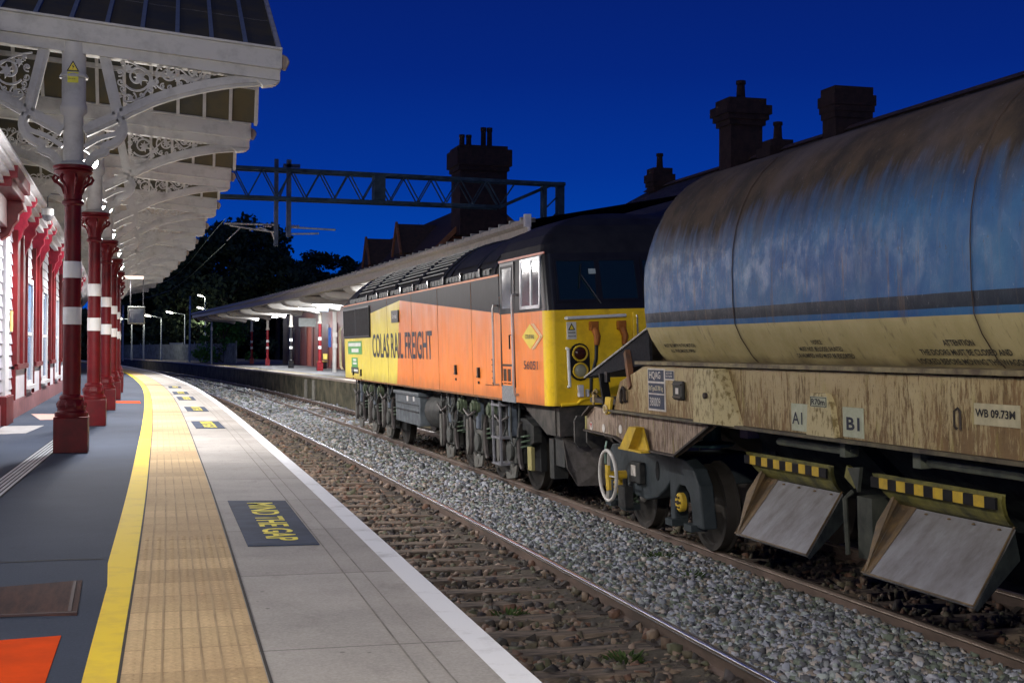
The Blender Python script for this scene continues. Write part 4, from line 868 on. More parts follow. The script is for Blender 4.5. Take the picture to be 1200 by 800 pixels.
# stencil warnings on the lower curve
def stencil(lines,yc,vt,hw,h,par):
    for i,(tx,w) in enumerate(lines):
        v1=vt-i*h*1.55; v0=v1-h; u1=np.interp(v1,[p[1] for p in hp_[:4]],[p[0] for p in hp_[:4]]); u0=np.interp(v0,[p[1] for p in hp_[:4]],[p[0] for p in hp_[:4]])
        text('stencil_lettering',tx,(u0-.004,yc+w/2,v0),(0,-w,0),(u1-u0,0,h),mat('stencil_black',(.07,.065,.05),.7),par,bold=.02,thick=.006)
stencil([('ATTENTION',.36),('THE DOORS MUST BE CLOSED AND',1.05),('LOCKED BEFORE MOVING THE WAGON',1.25)],8.02,2.215,1,.042,ho)
stencil([('NOTICE',.17),('MUST NOT BE LOOSE SHUNTED',.72),('OR HUMPED AND MUST BE ESCORTED',.95)],9.98,2.225,1,.036,ho)
stencil([('MUST BE EMPTY IN THE MOTION',.8),('ALL PNEUMATIC PIPES',.62)],12.9,2.205,1,.036,ho)
# hooks and steps
YB=mat('bright_yellow_paint',(.62,.42,.03),.5,c2=(.42,.28,.04),scale=8)
f=MB(); f.prism([(-1.40,14.92,1.60),(-1.40,14.72,1.60),(-1.40,14.80,1.42),(-1.40,14.92,1.39),(-1.40,15.0,1.42)],(.03,0,0)); hk=wp(f,'lifting_hook',YB); MB().tube([(-1.415,14.9+.05*math.cos(a),1.46+.045*math.sin(a)) for a in np.arange(10)*2*PI/10],.012,5,closed=True).build('hook_ring',mat('pale_yellow',(.6,.5,.3),.5),hk)
f=MB(); f.prism([(-1.37,13.98,1.31),(-1.37,13.76,1.31),(-1.37,14.02,1.06),(-1.37,14.30,1.06)],(-.10,0,0)); f.prism([(-1.37,13.78,1.31),(-1.37,13.62,1.07),(-1.37,14.02,1.06)],(-.02,0,0)); f.box((-1.47,13.62,1.045),(-1.36,14.34,1.065)); wp(f,'yellow_step',YB)
for y,v,g in ((15.65,1.22,'A'),(15.2,1.22,'B'),(14.62,1.24,'')):
    f=MB(); f.lathe([(.05,0),(.05,.006),(.03,.008)][::-1],(-1.338,y,v),12,'x'); wp(f,'round_label',mat('round_white',(.6,.57,.52),.6))
f=wp(MB().prism([(-1.338,15.69,1.255),(-1.338,15.61,1.255),(-1.338,15.65,1.20)],(-.003,0,0)),'label_mark',mat('mark_red',(.35,.05,.04),.6))
# pipes along the underframe
f=MB(); f.tube([(-1.2,10.9,1.34),(-1.2,9.6,1.34)],.035,8); f.tube([(-1.2,8.6,1.34),(-1.2,4,1.34)],.035,8); f.box((-1.28,8.55,1.3),(-1.16,8.65,1.42)); f.box((-1.28,9.62,1.3),(-1.16,9.7,1.42)); wp(f,'operating_pipe',mat('pipe_greenish',(.13,.14,.10),.5,c2=(.06,.07,.06)))
for y in (10.4,7.9,9.0): pass
# hoppers under the frame + chutes
f=MB()
for ya,yb in ((12.1,10.1),(9.8,7.7),(7.4,5.4)):
    f.prism([(-1.0,ya,1.45),(-.3,ya,.75),(.3,ya,.75),(1.0,ya,1.45)],(0,yb-ya,0))
wp(f,'discharge_hopper',mat('hopper_dark',(.035,.045,.045),.8,c2=(.012,.015,.02),bump=.3))
CH=mat('chute_steel',(.30,.30,.31),.5,metal=.25,c2=(.17,.155,.15),scale=3.2,detail=9,blo=.3,bhi=.62,bump=.25,bscale=14,streak=(1,1.6,.7)); CHR=mat('chute_rust',(.20,.13,.06),.6,c2=(.09,.07,.05),scale=6,bump=.3)
HOODM=mat('chute_hood_paint',(.22,.20,.05),.6,c2=(.07,.07,.03),scale=5,bump=.3)
def chute(yl,yr,ybl,ybr):
    f=MB(); f.prism([(-.90,yl,.92),(-.90,yr,.92),(-1.40,ybr,.47),(-1.40,ybl,.47)],(.012,0,-.012)); c=wp(f,'discharge_chute',CH)
    f=MB(); f.prism([(-.90,yl,.92),(-1.40,ybl,.47),(-1.38,ybl-.02,.50),(-1.12,yl-.02,.80),(-.93,yl,1.04),(-.86,yl,1.04)],(0,-.012,0)); f.prism([(-.90,yl-.02,.925),(-.90,yl-.24,.925),(-1.39,ybl-.10,.48),(-1.39,ybl-.02,.48)],(-.0,0,.004)); f.build('chute_cheek',CHR,c)
    f=MB(); f.prism([(-.90,yr,.92),(-1.40,ybr,.47),(-1.37,ybr,.44),(-.86,yr,.70)],(0,.012,0)); f.build('chute_cheek',MC['hopper_dark'],c)
    f=MB(); f.tube([(-.90,yl,.93),(-1.40,ybl,.48),(-1.40,ybr,.48),(-.90,yr,.93)],.008,5); f.build('chute_rim',CHR,c)
    for q in range(5):
        f=MB(); yy=yl-.12-(yl-yr-.24)*q/4; f.lathe([(.0,0),(.016,.002),(.012,.012),(0,.014)],(-.935,yy,.895),6); f.build('chute_bolt',CHR,c)
    f=MB(); rows=[]
    for t in [i/6 for i in range(7)]:
        a=t*1.25; u=-1.02+.14*(1-math.cos(a))*1.4-.0; v=1.16-.26*math.sin(a)*.98
        k=.05+.18*t; rows.append([(u,yl+.26-k*1.2,v),(u,yr-.06+k*.35,v)])
    f.grid(rows); f.grid([[(u-.0+.03,y,v) for u,y,v in r] for r in rows],flip=True); h=wp(f,'chute_hood',HOODM)
    n=13; ya,yb=yl+.18,yr-.0
    for i in range(n):
        f=MB(); w=(yb-ya)/n; y=ya+w*i; f.box((-1.045,y,1.055),(-1.026,y+w,1.135)); f.build('warning_stripe',YB if i%2 else BLACKP,h)
chute(11.80,10.38,11.45,10.08); chute(9.47,8.03,9.20,7.78)
f=MB(); f.tube([(-1.15,9.85,.5),(-1.17,9.84,.95),(-1.1,9.84,1.0)],.02,6); f.box((-1.0,9.72,.45),(-.8,9.95,.95)); f.prism([(-1.05,9.95,1.18),(-1.05,9.75,1.2),(-1.05,9.8,1.0)],(-.03,0,0)); wp(f,'door_lever',mat('lever_pale',(.07,.075,.06),.6,c2=(.03,.035,.03)))
f=MB(); f.prism([(-1.04,9.98,1.20),(-1.04,9.80,1.14),(-1.04,9.86,1.02),(-1.04,10.02,1.10)],(-.03,0,0)); wp(f,'yellow_bracket',HOODM)
# bogie
def wagon_bogie(yc,lab=True):
    ax=(yc-.97,yc+.97); f=MB(); BG=mat('bogie_greyblue',(.042,.053,.06),.55,c2=(.022,.03,.034),scale=3,bump=.25)
    def H(y,v): return (-1.10,yc+y,v)
    P_=[(-1.50,.30),(-1.42,.74),(-1.28,.90),(-1.05,.98),(-.6,1.03),(.0,1.06),(.75,1.05),(1.2,1.0),(1.38,.85),(1.45,.35),(1.28,.30),(1.20,.55),(1.1,.66),(.8,.66),(.66,.50),(.45,.46),(.1,.44),(-.25,.50),(-.5,.62),(-.62,.70),(-.62,.30),(-.75,.28),(-.76,.45),(-.80,.62),(-.9,.70),(-1.05,.70),(-1.16,.62),(-1.2,.45),(-1.22,.30)]
    f.prism([H(y,v) for y,v in P_],(.16,0,0)); f.prism([(.94,yc+y,v) for y,v in P_],(.16,0,0)); f.box((-.95,yc-.3,.6),(.95,yc+.3,.95))
    f.prism([H(-1.5,.98-.02),H(-.4,1.03),H(-.4,1.0),H(-1.5,.93)],(-.03,0,0)) if False else None
    bg=wp(f,'bogie',BG,bevel=.018)
    for a in ax:
        for s in (-1,1): 
            w=wheel(bg,a,s,.46)
        m=MB(); m.lathe([(.085,-.03),(.10,-.015),(.10,.03)][::1],(-1.12,a,.53),18,'x'); h=m.build('axle_cap',YB,bg,smooth=40)
        m=MB(); 
        for k in range(6): t=k*PI/3; m.lathe([(.012,-.012),(.014,0)],(-1.15,a+.06*math.cos(t),.53+.06*math.sin(t)),6,'x')
        m.lathe([(.022,-.015),(.026,0)],(-1.15,a,.53),8,'x'); m.build('cap_bolt',RUSTD,h)
        for q in (-.27,.27):
            m=MB(); m.tube([(-1.02+.055*math.cos(t),a+q+.055*math.sin(t),.34+.012*t) for t in np.arange(0,20,.5)],.014,5); m.build('coil_spring',MC['spring_green'],bg)
        for q in (-.36,.16): MB().box((-1.16,a+q,.26),(-.98,a+q+.2,.33)).build('spring_seat',BG,bg)
    m=MB(); m.box((-1.17,yc+.10,.62),(-1.10,yc+.42,.86)); m.build('damper_box',UNDER,bg,bevel=.01); m=MB(); m.box((-1.18,yc+.22,.70),(-1.17,yc+.36,.82)); m.build('bogie_label',PW,bg)
    for y in (-.28,): 
        m=MB(); m.prism([(-1.102,yc+y+.055*math.cos(t),.80+.11*math.sin(t)) for t in np.arange(12)*PI/6],(-.004,0,0)); m.build('frame_opening',mat('opening_black',(.005,.005,.006),.9),bg)
    m=MB(); m.lathe([(.22,0),(.24,.03),(.10,.06),(.10,.25)],(-.85,yc-1.2,1.12),16,'z'); m.build('side_bearer',mat('bearer_teal',(.06,.13,.13),.5,var=.3),bg)
    return bg
wagon_bogie(14.38)
m=MB(); m.box((-.98,12.02,1.28),(-.86,12.2,1.42)); wp(m,'purple_block',mat('mauve_block',(.25,.19,.22),.6))
# hand brake wheel
hwc=(-1.36,15.02,.68); m=MB(); m.tube([(hwc[0],hwc[1]+.29*math.cos(a),hwc[2]+.29*math.sin(a)) for a in np.arange(32)*2*PI/32],.022,8,closed=True); hwo=wp(m,'handbrake_wheel',mat('wheel_white',(.62,.60,.55),.45,c2=(.45,.42,.38),scale=8),smooth=60)
m=MB()
for a in (PI/2*1.0+.15,PI*1.22-.7,-PI/2+.15): m.bar((hwc[0]+.01,hwc[1],hwc[2]),(hwc[0],hwc[1]+.28*math.cos(a),hwc[2]+.28*math.sin(a)),.012,.03,up=(1,0,0))
m.build('spoke',MC['wheel_white'],hwo); m=MB(); m.lathe([(.05,-.02),(.05,.22)],hwc,12,'x'); m.prism([(hwc[0]-.015,hwc[1]+.06,hwc[2]+.12),(hwc[0]-.015,hwc[1]-.04,hwc[2]+.12),(hwc[0]-.015,hwc[1]-.07,hwc[2]-.16),(hwc[0]-.015,hwc[1]+.03,hwc[2]-.18)],(.03,0,0)); m.build('hub',YB,hwo)
m=MB(); m.tube([(-1.15,15.02,.68),(-1.15,15.02,.3)],.03,6); m.box((-1.2,14.9,.3),(-1.1,15.14,.55)); wp(m,'brake_gearbox',UNDER)
for s in (-1,1):
    m=MB(); m.lathe([(.13,0),(.13,.10),(.09,.12),(.09,.40),(.07,.42),(.07,.5)],(s*.87,15.9,1.08),14,'y'); b=wp(m,'buffer',RUSTD,smooth=40)
    m=MB(); m.prism([(s*.87+x,16.38,1.08+z) for x,z in ((-.28,-.12),(-.22,-.19),(.22,-.19),(.28,-.12),(.28,.12),(.22,.19),(-.22,.19),(-.28,.12))],(0,.04,0)); m.build('buffer_head',MC['buffer_face'],b)
m=MB(); m.tube([(-.4,15.9,1.1),(-.4,16.1,1.05),(-.42,16.2,.75),(-.3,16.3,.55)],.022,6); m.tube([(.3,15.9,1.1),(.3,16.1,1.05),(.3,16.2,.75)],.022,6); wp(m,'brake_hose',HOSE)
m=MB(); m.tube([(-1.25,15.35,1.05),(-1.27,15.33,1.0),(-1.22,15.5,.78)],.012,5); wp(m,'release_cord',mat('cord_green',(.3,.45,.38),.5))
m=MB(); m.box((-.7,12.0,.6),(-.3,12.3,1.3)); wp(m,'brake_reservoir',MC['hopper_dark'])
# ================================================================== NEAR CANOPY COLUMNS
NC=12; CY=[16.68+5.66*i for i in range(NC)]; CX=[P(y)-2.37 for y in CY]
def head(y): return -math.atan((P(y+1)-P(y-1))/2)
CWHITE=mat('band_white',(.60,.60,.58),.5,var=.06)
def ribpath(pts,n=40):
    """catmull rom through 2D pts"""
    out=[]; Q=[Vector((*p,0)) for p in pts]; Q=[Q[0]*2-Q[1]]+Q+[Q[-1]*2-Q[-2]]
    seg=len(Q)-3; m=max(2,n//seg)
    for i in range(seg):
        p0,p1,p2,p3=Q[i:i+4]
        for k in range(m):
            t=k/m; out.append(.5*((2*p1)+(p2-p0)*t+(2*p0-5*p1+4*p2-p3)*t*t+(3*p1-p0-3*p2+p3)*t**3))
    out.append(Q[-2]); return [(p.x,p.y) for p in out]
def band(mb,pts,w,y0,y1,mt=None):
    """flat strip of width w following 2D pts (x,z), thick from y0 to y1"""
    V=[];n=len(pts)
    for i,(x,z) in enumerate(pts):
        a=pts[max(i-1,0)]; b=pts[min(i+1,n-1)]; d=Vector((b[0]-a[0],b[1]-a[1])); d.normalize(); nx,nz=-d.y*w/2,d.x*w/2
        ww=1 if not hasattr(w,'__len__') else 1
        V.append([(x+nx,y0,z+nz),(x-nx,y0,z-nz),(x-nx,y1,z-nz),(x+nx,y1,z+nz)])
    mb.grid(V,mt,closed=True); mb.add(V[0],[(0,1,2,3)],mt); mb.add(V[-1],[(3,2,1,0)],mt)
STR=[(.30,4.80),(.40,4.36),(.50,3.93)]
LOOP=[(.50,3.93),(.56,3.80),(.53,3.68),(.45,3.60),(.36,3.56),(.34,3.49),(.24,3.45),(.17,3.36),(.13,3.26)]
RIB=[(.12,3.73),(.49,3.92),(.94,4.15),(1.42,4.31),(1.89,4.41),(2.32,4.45)]
def bracket_mesh():
    mb=MB()
    for path,w in ((STR,.125),(LOOP,.10),(RIB,.135)):
        p=ribpath(path); band(mb,p,w,-.045,.045); band(mb,p,w*.45,-.065,.065)
    p=ribpath([(.12,3.55),(.3,3.66),(.47,3.72),(.53,3.80)]); band(mb,p,.05,-.04,.04)
    return mb
def scroll_mesh():
    mb=MB()
    def spiral(cx,cz,r,a0,turns,sg,w):
        pts=[]; n=int(22*turns)
        for i in range(n+1):
            t=i/n; rr=r*(1-.82*t); a=a0+sg*t*turns*2*PI; pts.append((cx+rr*math.cos(a),cz+rr*math.sin(a)))
        band(mb,pts,w,-.012,.012)
    def leaf(cx,cz,r,a):
        pts=[]
        for k in range(14):
            t=a+k*2*PI/14; rr=r*(1.0 if k%2==0 else .45)*(1+.3*math.cos(t-a)); pts.append((cx+rr*math.cos(t),-.014,cz+rr*math.sin(t)))
        mb.prism(pts,(0,.028,0))
    rnd=random.Random(4)
    bot=lambda x:np.interp(x,[.49,.94,1.42,1.89,2.32],[3.99,4.22,4.38,4.48,4.52]); top=lambda x:4.63-.085*x*.0
    C=[(.72,4.40,.175,1),(1.06,4.46,.14,-1),(1.36,4.50,.105,1),(1.60,4.53,.08,-1),(.62,4.14,.09,-1),(.87,4.26,.06,1)]
    for _ in range(4000):
        x=rnd.uniform(.5,2.2); r=rnd.uniform(.032,.09); z=rnd.uniform(bot(x)+r*.9,max(bot(x)+r*.9,4.62-r)); 
        if z+r>4.64: continue
        if all((x-a)**2+(z-b)**2>(r+c)**2*.86 for a,b,c,_s in C): C.append((x,z,r,rnd.choice((1,-1))))
        if len(C)>34: break
    for cx,cz,r,sg in C:
        spiral(cx,cz,r,rnd.random()*6,1.5 if r>.06 else 1.1,sg,.012+.06*r)
        leaf(cx+.01,cz,r*.5,rnd.random()*6)
        if r>.08: leaf(cx-r*.7,cz+r*.62,r*.34,rnd.random()*6); leaf(cx+r*.78,cz-r*.5,r*.32,rnd.random()*6)
    p=ribpath([(.56,4.1),(.75,4.16),(.95,4.42),(1.15,4.55),(1.4,4.36),(1.6,4.5),(1.85,4.46),(2.1,4.54)]); band(mb,p,.018,-.012,.012)
    p=ribpath([(.46,4.62),(.62,4.58),(.80,4.47),(.98,4.28),(1.2,4.27)]); band(mb,p,.018,-.012,.012)
    return mb
def mirror(mb):
    m=MB(); m.v=[(-x,y,z) for x,y,z in mb.v]; m.f=[tuple(reversed(f)) for f in mb.f]; m.m=list(mb.m); m.mats=list(mb.mats); return m
CG='maroon columns holding up the near platform canopy'
def make_column():
    root=empty('canopy_column')
    m=MB(); m.box((-.19,-.19,0),(.19,.19,.40)); m.prism([(-.19,-.19,.40),(.19,-.19,.40),(.19,.19,.40),(-.19,.19,.40)],(0,0,.012)); pl=m.build('plinth',MAROON,root,bevel=.012)
    m=MB(); m.lathe([(.185,.41),(.19,.43),(.185,.46),(.16,.48),(.155,.51),(.165,.54),(.15,.58),(.135,.61),(.14,.63),(.13,.65),(.10,.67)],n=24)
    for k in range(10):
        a=k*PI/5; m.lathe([(.0,.50),(.022,.52),(.026,.56),(.0,.60)],(.145*math.cos(a),.145*math.sin(a),0),6)
    m.build('base_moulding',MAROON,root,smooth=35)
    MB().lathe([(.102,.66),(.100,1.5),(.094,2.75),(.092,2.98)],n=24).build('shaft',MAROON,root,smooth=60)
    for a,b in ((1.48,1.68),(2.02,2.21)): MB().lathe([(.104,a),(.1045,a+.003),(.1035,b-.003),(.102,b)],n=24).build('white_band',CWHITE,root,smooth=60)
    m=MB(); m.lathe([(.098,2.86),(.122,2.88),(.122,2.91),(.102,2.93),(.102,3.0),(.108,3.08),(.125,3.15),(.16,3.20),(.195,3.225),(.215,3.24),(.22,3.255),(.205,3.27),(.228,3.285),(.228,3.315),(.2,3.325)],n=28)
    for k in range(8):
        a=k*PI/4+.2; c,s=math.cos(a),math.sin(a); m.tube([(.10*c,.10*s,2.99),(.125*c,.125*s,3.07),(.165*c,.165*s,3.11),(.205*c,.205*s,3.13),(.225*c,.225*s,3.17),(.205*c,.205*s,3.205),(.18*c,.18*s,3.19)],[.010,.014,.016,.018,.02,.016,.01],6)
    m.build('capital',MAROON,root,smooth=35)
    m=MB(); m.lathe([(.17,3.32),(.17,3.34),(.115,3.38),(.112,3.9),(.15,3.95),(.15,4.02),(.135,4.06),(.135,4.75)],n=20); m.lathe([(.16,4.34),(.165,4.36),(.14,4.40)],n=20); m.build('upper_tube',CANW,root,smooth=40)
    b=bracket_mesh(); s=scroll_mesh()
    b.build('bracket',CANW,root); mirror(b).build('bracket',CANW,root); s.build('scrollwork',CANW,root); mirror(s).build('scrollwork',CANW,root)
    return root
c0=make_column()
ords=['nearest','second','third','fourth','fifth','sixth','seventh','eighth','ninth','tenth','eleventh','twelfth']
for i in range(NC):
    lab=('nearest maroon canopy column, darker than the rest, with the yellow electric warning sign above' if i==0 else
         ('%s maroon canopy column with white bands, counting from the camera'%ords[i]))
    loc=(CX[i],CY[i],PZ)
    if i==0: c0.location=loc; c0.rotation_euler=(0,0,head(CY[0])); tag(c0,lab,'column',CG)
    else: dup(c0,loc,lab,CG,rotz=head(CY[i]))
# warning sign strapped on the first column's upper tube
ws=empty('warning_sign',(CX[0],CY[0]-.14,PZ+4.40)); tag(ws,'small yellow electricity warning sign on the pale tube above the nearest column','sign')
SY=mat('sign_yellow',(.75,.6,.05),.5)
MB().box((-.065,-.010,-.13),(.055,0,-.01)).build('plate',mat('plate_yellow',(.62,.58,.05),.5,var=.15),ws)
MB().prism([(-.075,-.010,0),(.065,-.010,0),(-.005,-.010,.125)],(0,.010,0)).build('triangle',BLACKP,ws)
MB().prism([(-.055,-.014,.012),(.045,-.014,.012),(-.005,-.014,.10)],(0,.003,0)).build('triangle_face',SY,ws)
MB().add([(0,-.016,.085),(-.018,-.016,.05),(-.004,-.016,.052),(-.012,-.016,.018),(.012,-.016,.058),(0,-.016,.056)],[(0,1,2,3,4,5)]).build('lightning_bolt',BLACKP,ws)
text('lettering','DANGER',(-.058,-.0105,-.055),(.10,0,0),(0,0,.022),BLACKP,ws,bold=.02,thick=.002); text('lettering','Live wires',(-.058,-.0105,-.095),(.08,0,0),(0,0,.018),BLACKP,ws,thick=.002)
# ------------------------------------------------------------------ canopy roof
can=empty('platform_canopy',(-1,16.68,PZ)); tag(can,'white painted station canopy with ridged roof over the near platform','canopy')
def cpart(mb,name,mt,i,parent=None,**k):
    o=mb.build(name,mt,parent or can,**k)
    if parent is None:
        o.location=(CX[i]+1,CY[i]-16.68,0); o.rotation_euler=(0,0,head(CY[i]))
    return o
BZ=lambda dx:4.99-.085*dx
TIP=2.39
def beam_mb():
    m=MB()
    def slab(x0,x1,zt,zb,y0,y1):
        m.prism([(x0,y0,BZ(x0)+zt),(x1,y0,BZ(x1)+zt),(x1,y0,BZ(x1)+zb),(x0,y0,BZ(x0)+zb)],(0,y1-y0,0))
    slab(-4.2,TIP,0,-.215,-.13,.13); slab(-4.2,TIP,.03,0,-.16,.16); slab(-4.2,TIP-.02,-.215,-.36,-.09,.09); slab(-4.2,TIP-.02,-.20,-.23,-.14,.14)
    m.prism([(TIP-.02,-.09,BZ(TIP)-.36),(TIP-.1,-.09,BZ(TIP)-.41),(TIP-.22,-.09,BZ(TIP)-.43),(TIP-.3,-.09,BZ(TIP)-.36)],(0,.18,0))
    return m
bm0=None
def roofpart(proto,name,i):
    o=proto.copy(); link(o); o.parent=can; o.location=(CX[i]+1,CY[i]-16.68,0); o.rotation_euler=(0,0,head(CY[i])); return o
beam=cpart(beam_mb(),'beam',CANW,0,bevel=.006)
m=MB(); m.prism([(TIP,-.05,BZ(TIP)-.02),(TIP+.07,-.05,BZ(TIP)-.05),(TIP+.10,-.05,BZ(TIP)-.12),(TIP+.05,-.05,BZ(TIP)-.22),(TIP,-.05,BZ(TIP)-.2)],(0,.1,0)); fin=cpart(m,'gutter_spout',mat('spout_buff',(.42,.33,.25),.6,var=.3),0,bevel=.02)
m=MB()
for k in range(14):
    x=-4.0+.2*k; 
    if x>-1.25: continue
    m.bar((x,0,4.0),(x+.2,0,4.25),.02,.045,up=(0,1,0)); m.bar((x+.2,0,4.0),(x,0,4.25),.02,.045,up=(0,1,0))
m.box((-4.2,-.04,3.92),(-1.25,.04,4.0)); m.box((-4.2,-.04,4.25),(-1.25,.04,4.33)); m.box((-4.2,-.02,3.75),(-1.25,.02,3.92)); 
lat=cpart(m,'lattice_rail',mat('lattice_paint',(.5,.48,.42),.5,c2=(.35,.33,.27),scale=5),0)
for i in range(1,NC): roofpart(beam,'beam',i); roofpart(fin,'spout',i); roofpart(lat,'lattice',i)
mat('chimney_brick',(.045,.026,.02),.9,c2=(.022,.014,.012),scale=5,bump=.4)
GLZ=mat('dirty_glazing',(.055,.055,.045),.75,c2=(.09,.075,.04),scale=1.3,blo=.4,bhi=.6,spec=.15); BOARD=mat('pale_soffit',(.42,.38,.33),.6,c2=(.3,.27,.23),scale=3,streak=(1,4,1))
for i in range(NC-1):
    L=CY[i+1]-CY[i]; h=L-1.25; up=1.95
    for k in (0,1):
        m=MB(); ya,yb=(.14,h) if k==0 else (h,L-.14); za,zb=(0,up) if k==0 else (up,0)
        dx=CX[i+1]-CX[i] if k else 0; sh=lambda y:(CX[i+1]-CX[i])*y/L
        m.prism([(-4.2+sh(ya),ya,BZ(-4.2)+za+.03),(TIP+sh(ya),ya,BZ(TIP)+za+.03),(TIP+sh(yb),yb,BZ(TIP)+zb+.03),(-4.2+sh(yb),yb,BZ(-4.2)+zb+.03)],(0,0,.02))
        g=cpart(m,'roof_slope',GLZ if (i<1 or (i<3 and k)) else BOARD,i)
        m=MB(); 
        for q in range(17):
            x=-4.1+q*.405; m.bar((x+sh(ya),ya,BZ(x)+za+.03),(x+sh(yb),yb,BZ(x)+zb+.03),.05,.10)
        m.build('glazing_bar',CANW if k else mat('bar_outer',(.16,.19,.22),.5),g)
        m=MB()
        for t in (.38,.72):
            y=ya+(yb-ya)*t; z=za+(zb-za)*t; m.bar((-4.2+sh(y),y,BZ(-4.2)+z+.0),(TIP+sh(y),y,BZ(TIP)+z+.0),.07,.07)
        m.build('purlin',CANW,g)
    m=MB(); s0,s1=0,CX[i+1]-CX[i]; x=TIP
    m.bar((x-.02,.1,BZ(x)+.02),(x+s1*h/L-.02,h,BZ(x)+up+.04),.05,.13); m.bar((x+s1*h/L-.02,h,BZ(x)+up+.04),(x+s1-.02,L-.1,BZ(x)+.02),.05,.13)
    gg=cpart(m,'gable_frame',CANW,i)
# ------------------------------------------------------------------ lamps under the near canopy (real fittings with real lights)
LAMP=emis('lamp_lens',(1.,.97,.92),60)
def point(name,loc,w,r=.07,c=(1,.95,.88),parent=None):
    l=bpy.data.lights.new(name,'POINT'); l.energy=w; l.shadow_soft_size=r; l.color=c; o=bpy.data.objects.new(name,l); link(o); o.location=loc
    if parent: o.parent=parent
    return o
LW=110
for i in range(9):
    r=empty('canopy_lamp',(CX[i]+.16,CY[i]+1.05,PZ+3.50)); tag(r,'%s bright white canopy lamp, hung %s'%(ords[i],'just behind the nearest column capital' if i==0 else 'behind the %s column'%ords[i]),'lamp','lamps along the near canopy')
    m=MB(); m.tube([(-.16,-.9,.02),(-.1,-.5,.12),(0,-.1,.10),(0,0,.06)],.012,6); m.lathe([(.05,.07),(.09,.05),(.09,.03)][::-1],n=14); m.build('bracket_arm',GREYM,r)
    MB().lathe([(.02,-.07),(.065,-.05),(.085,-.01),(.085,.03)],n=14).build('lens',LAMP,r,smooth=60)
    point('lamp_light',(0,0,-.13),LW,.06,(1,.96,.93) ,r)
    sl=bpy.data.lights.new('lamp_beam','SPOT'); sl.energy=800; sl.spot_size=math.radians(165); sl.spot_blend=.35; sl.shadow_soft_size=.08; sl.color=(1,.96,.93); so_l=bpy.data.objects.new('lamp_beam',sl); link(so_l); so_l.parent=r; so_l.location=(0,0,-.14)
# fluorescent fitting and display at the far end
t=MB().box((-.95,44.7,4.32),(.20,45.1,4.40)).build('tube_light',emis('tube_glow',(1,.8,.7),.9)); tag(t,'pale strip light fitting above the hanging display screen','strip light')
t=empty('display_screen',(.0,46,2.9)); tag(t,'dark hanging passenger display screen under the far end of the near canopy','display screen')
m=MB(); m.box((-.28,0,0),(.26,.25,.58)); m.build('case',mat('display_case',(.10,.11,.10),.5,var=.2),t,bevel=.02); MB().box((-.24,-.004,.06),(.22,0,.50)).build('screen',DKGLASS,t); m=MB(); m.bar((-.2,.12,.58),(-.2,.12,1.5),.03,.03); m.bar((.2,.12,.58),(.2,.12,1.5),.03,.03); m.build('hanger',BLACKP,t)
# dome camera
t=empty('dome_camera',(-1.42,23.6,4.28)); tag(t,'small grey dome security camera hanging beside the eaves of the timber building','camera')
MB().lathe([(.09,.02),(.10,.0),(.10,.10),(.05,.13)],n=16).build('housing',GREYM,t,smooth=40); MB().lathe([(.01,-.10),(.05,-.085),(.08,-.05),(.088,0),(.088,.02)],n=16).build('dome',mat('dome_smoke',(.08,.08,.09),.15),t,smooth=60); MB().tube([(0,0,.12),(0,.02,.3),(.05,.05,.36),(.2,.1,.36),(.3,.1,.36)],.012,6).build('cable',BLACKP,t)
# ================================================================== TIMBER BUILDING
wx=lambda y:-2.05+((P(y)-1.83)*.9 if y>42 else 0)
bld=empty('timber_building',(-2.6,30,PZ)); tag(bld,'white weatherboarded station building with maroon pilasters on the near platform','building')
def bp(mb,name,mt,parent=None,**k):
    o=mb.build(name,mt,parent or bld,**k)
    if parent is None: o.location=(2.6,-30,-PZ)
    return o
CLAP=mat('weatherboard',(.42,.42,.47),.6,c2=(.27,.27,.32),scale=2.5,bump=.1)
m=MB(); ys=ysamp(12,90,2); z=1.22; prof_=[]
while z<4.55: prof_+= [(.0,z),(.028,z+.004),(.004,z+.186)]; z+=.19
m.grid([[(wx(y)+u,y,v) for u,v in prof_] for y in ys]); bp(m,'weatherboard_wall',CLAP)
m=MB(); m.grid([[(wx(y)+.05,y,PZ),(wx(y)+.05,y,1.20),(wx(y)+.03,y,1.24),(wx(y),y,1.24)] for y in ys]); bp(m,'plinth_board',mat('plinth_mauve',(.24,.10,.11),.6,c2=(.15,.07,.08),scale=4))
m=MB(); m.box((-8,12,PZ),(-2.3,60,4.6)); bp(m,'wall',CLAP); m=MB(); m.grid([[(wx(y)+.42,y,4.80),(wx(y)-2.8,y,6.1)] for y in ys]); m.grid([[(wx(y)+.42,y,4.72),(wx(y)-.1,y,4.72)] for y in ys]); bp(m,'roof',SLATE)
m=MB(); 
for (u,v) in (((.42,4.80),(.47,4.68)),((.36,4.70),(.38,4.60)),((.30,4.60),(.32,4.52)),((.22,4.52),(.24,4.42))):
    m.grid([[(wx(y)+u[0],y,u[1]),(wx(y)+v[0],y,v[1]),(wx(y)+v[0]-.10,y,v[1])] for y in ys])
bp(m,'eaves_gutter',mat('eaves_white',(.50,.50,.52),.45,var=.1))
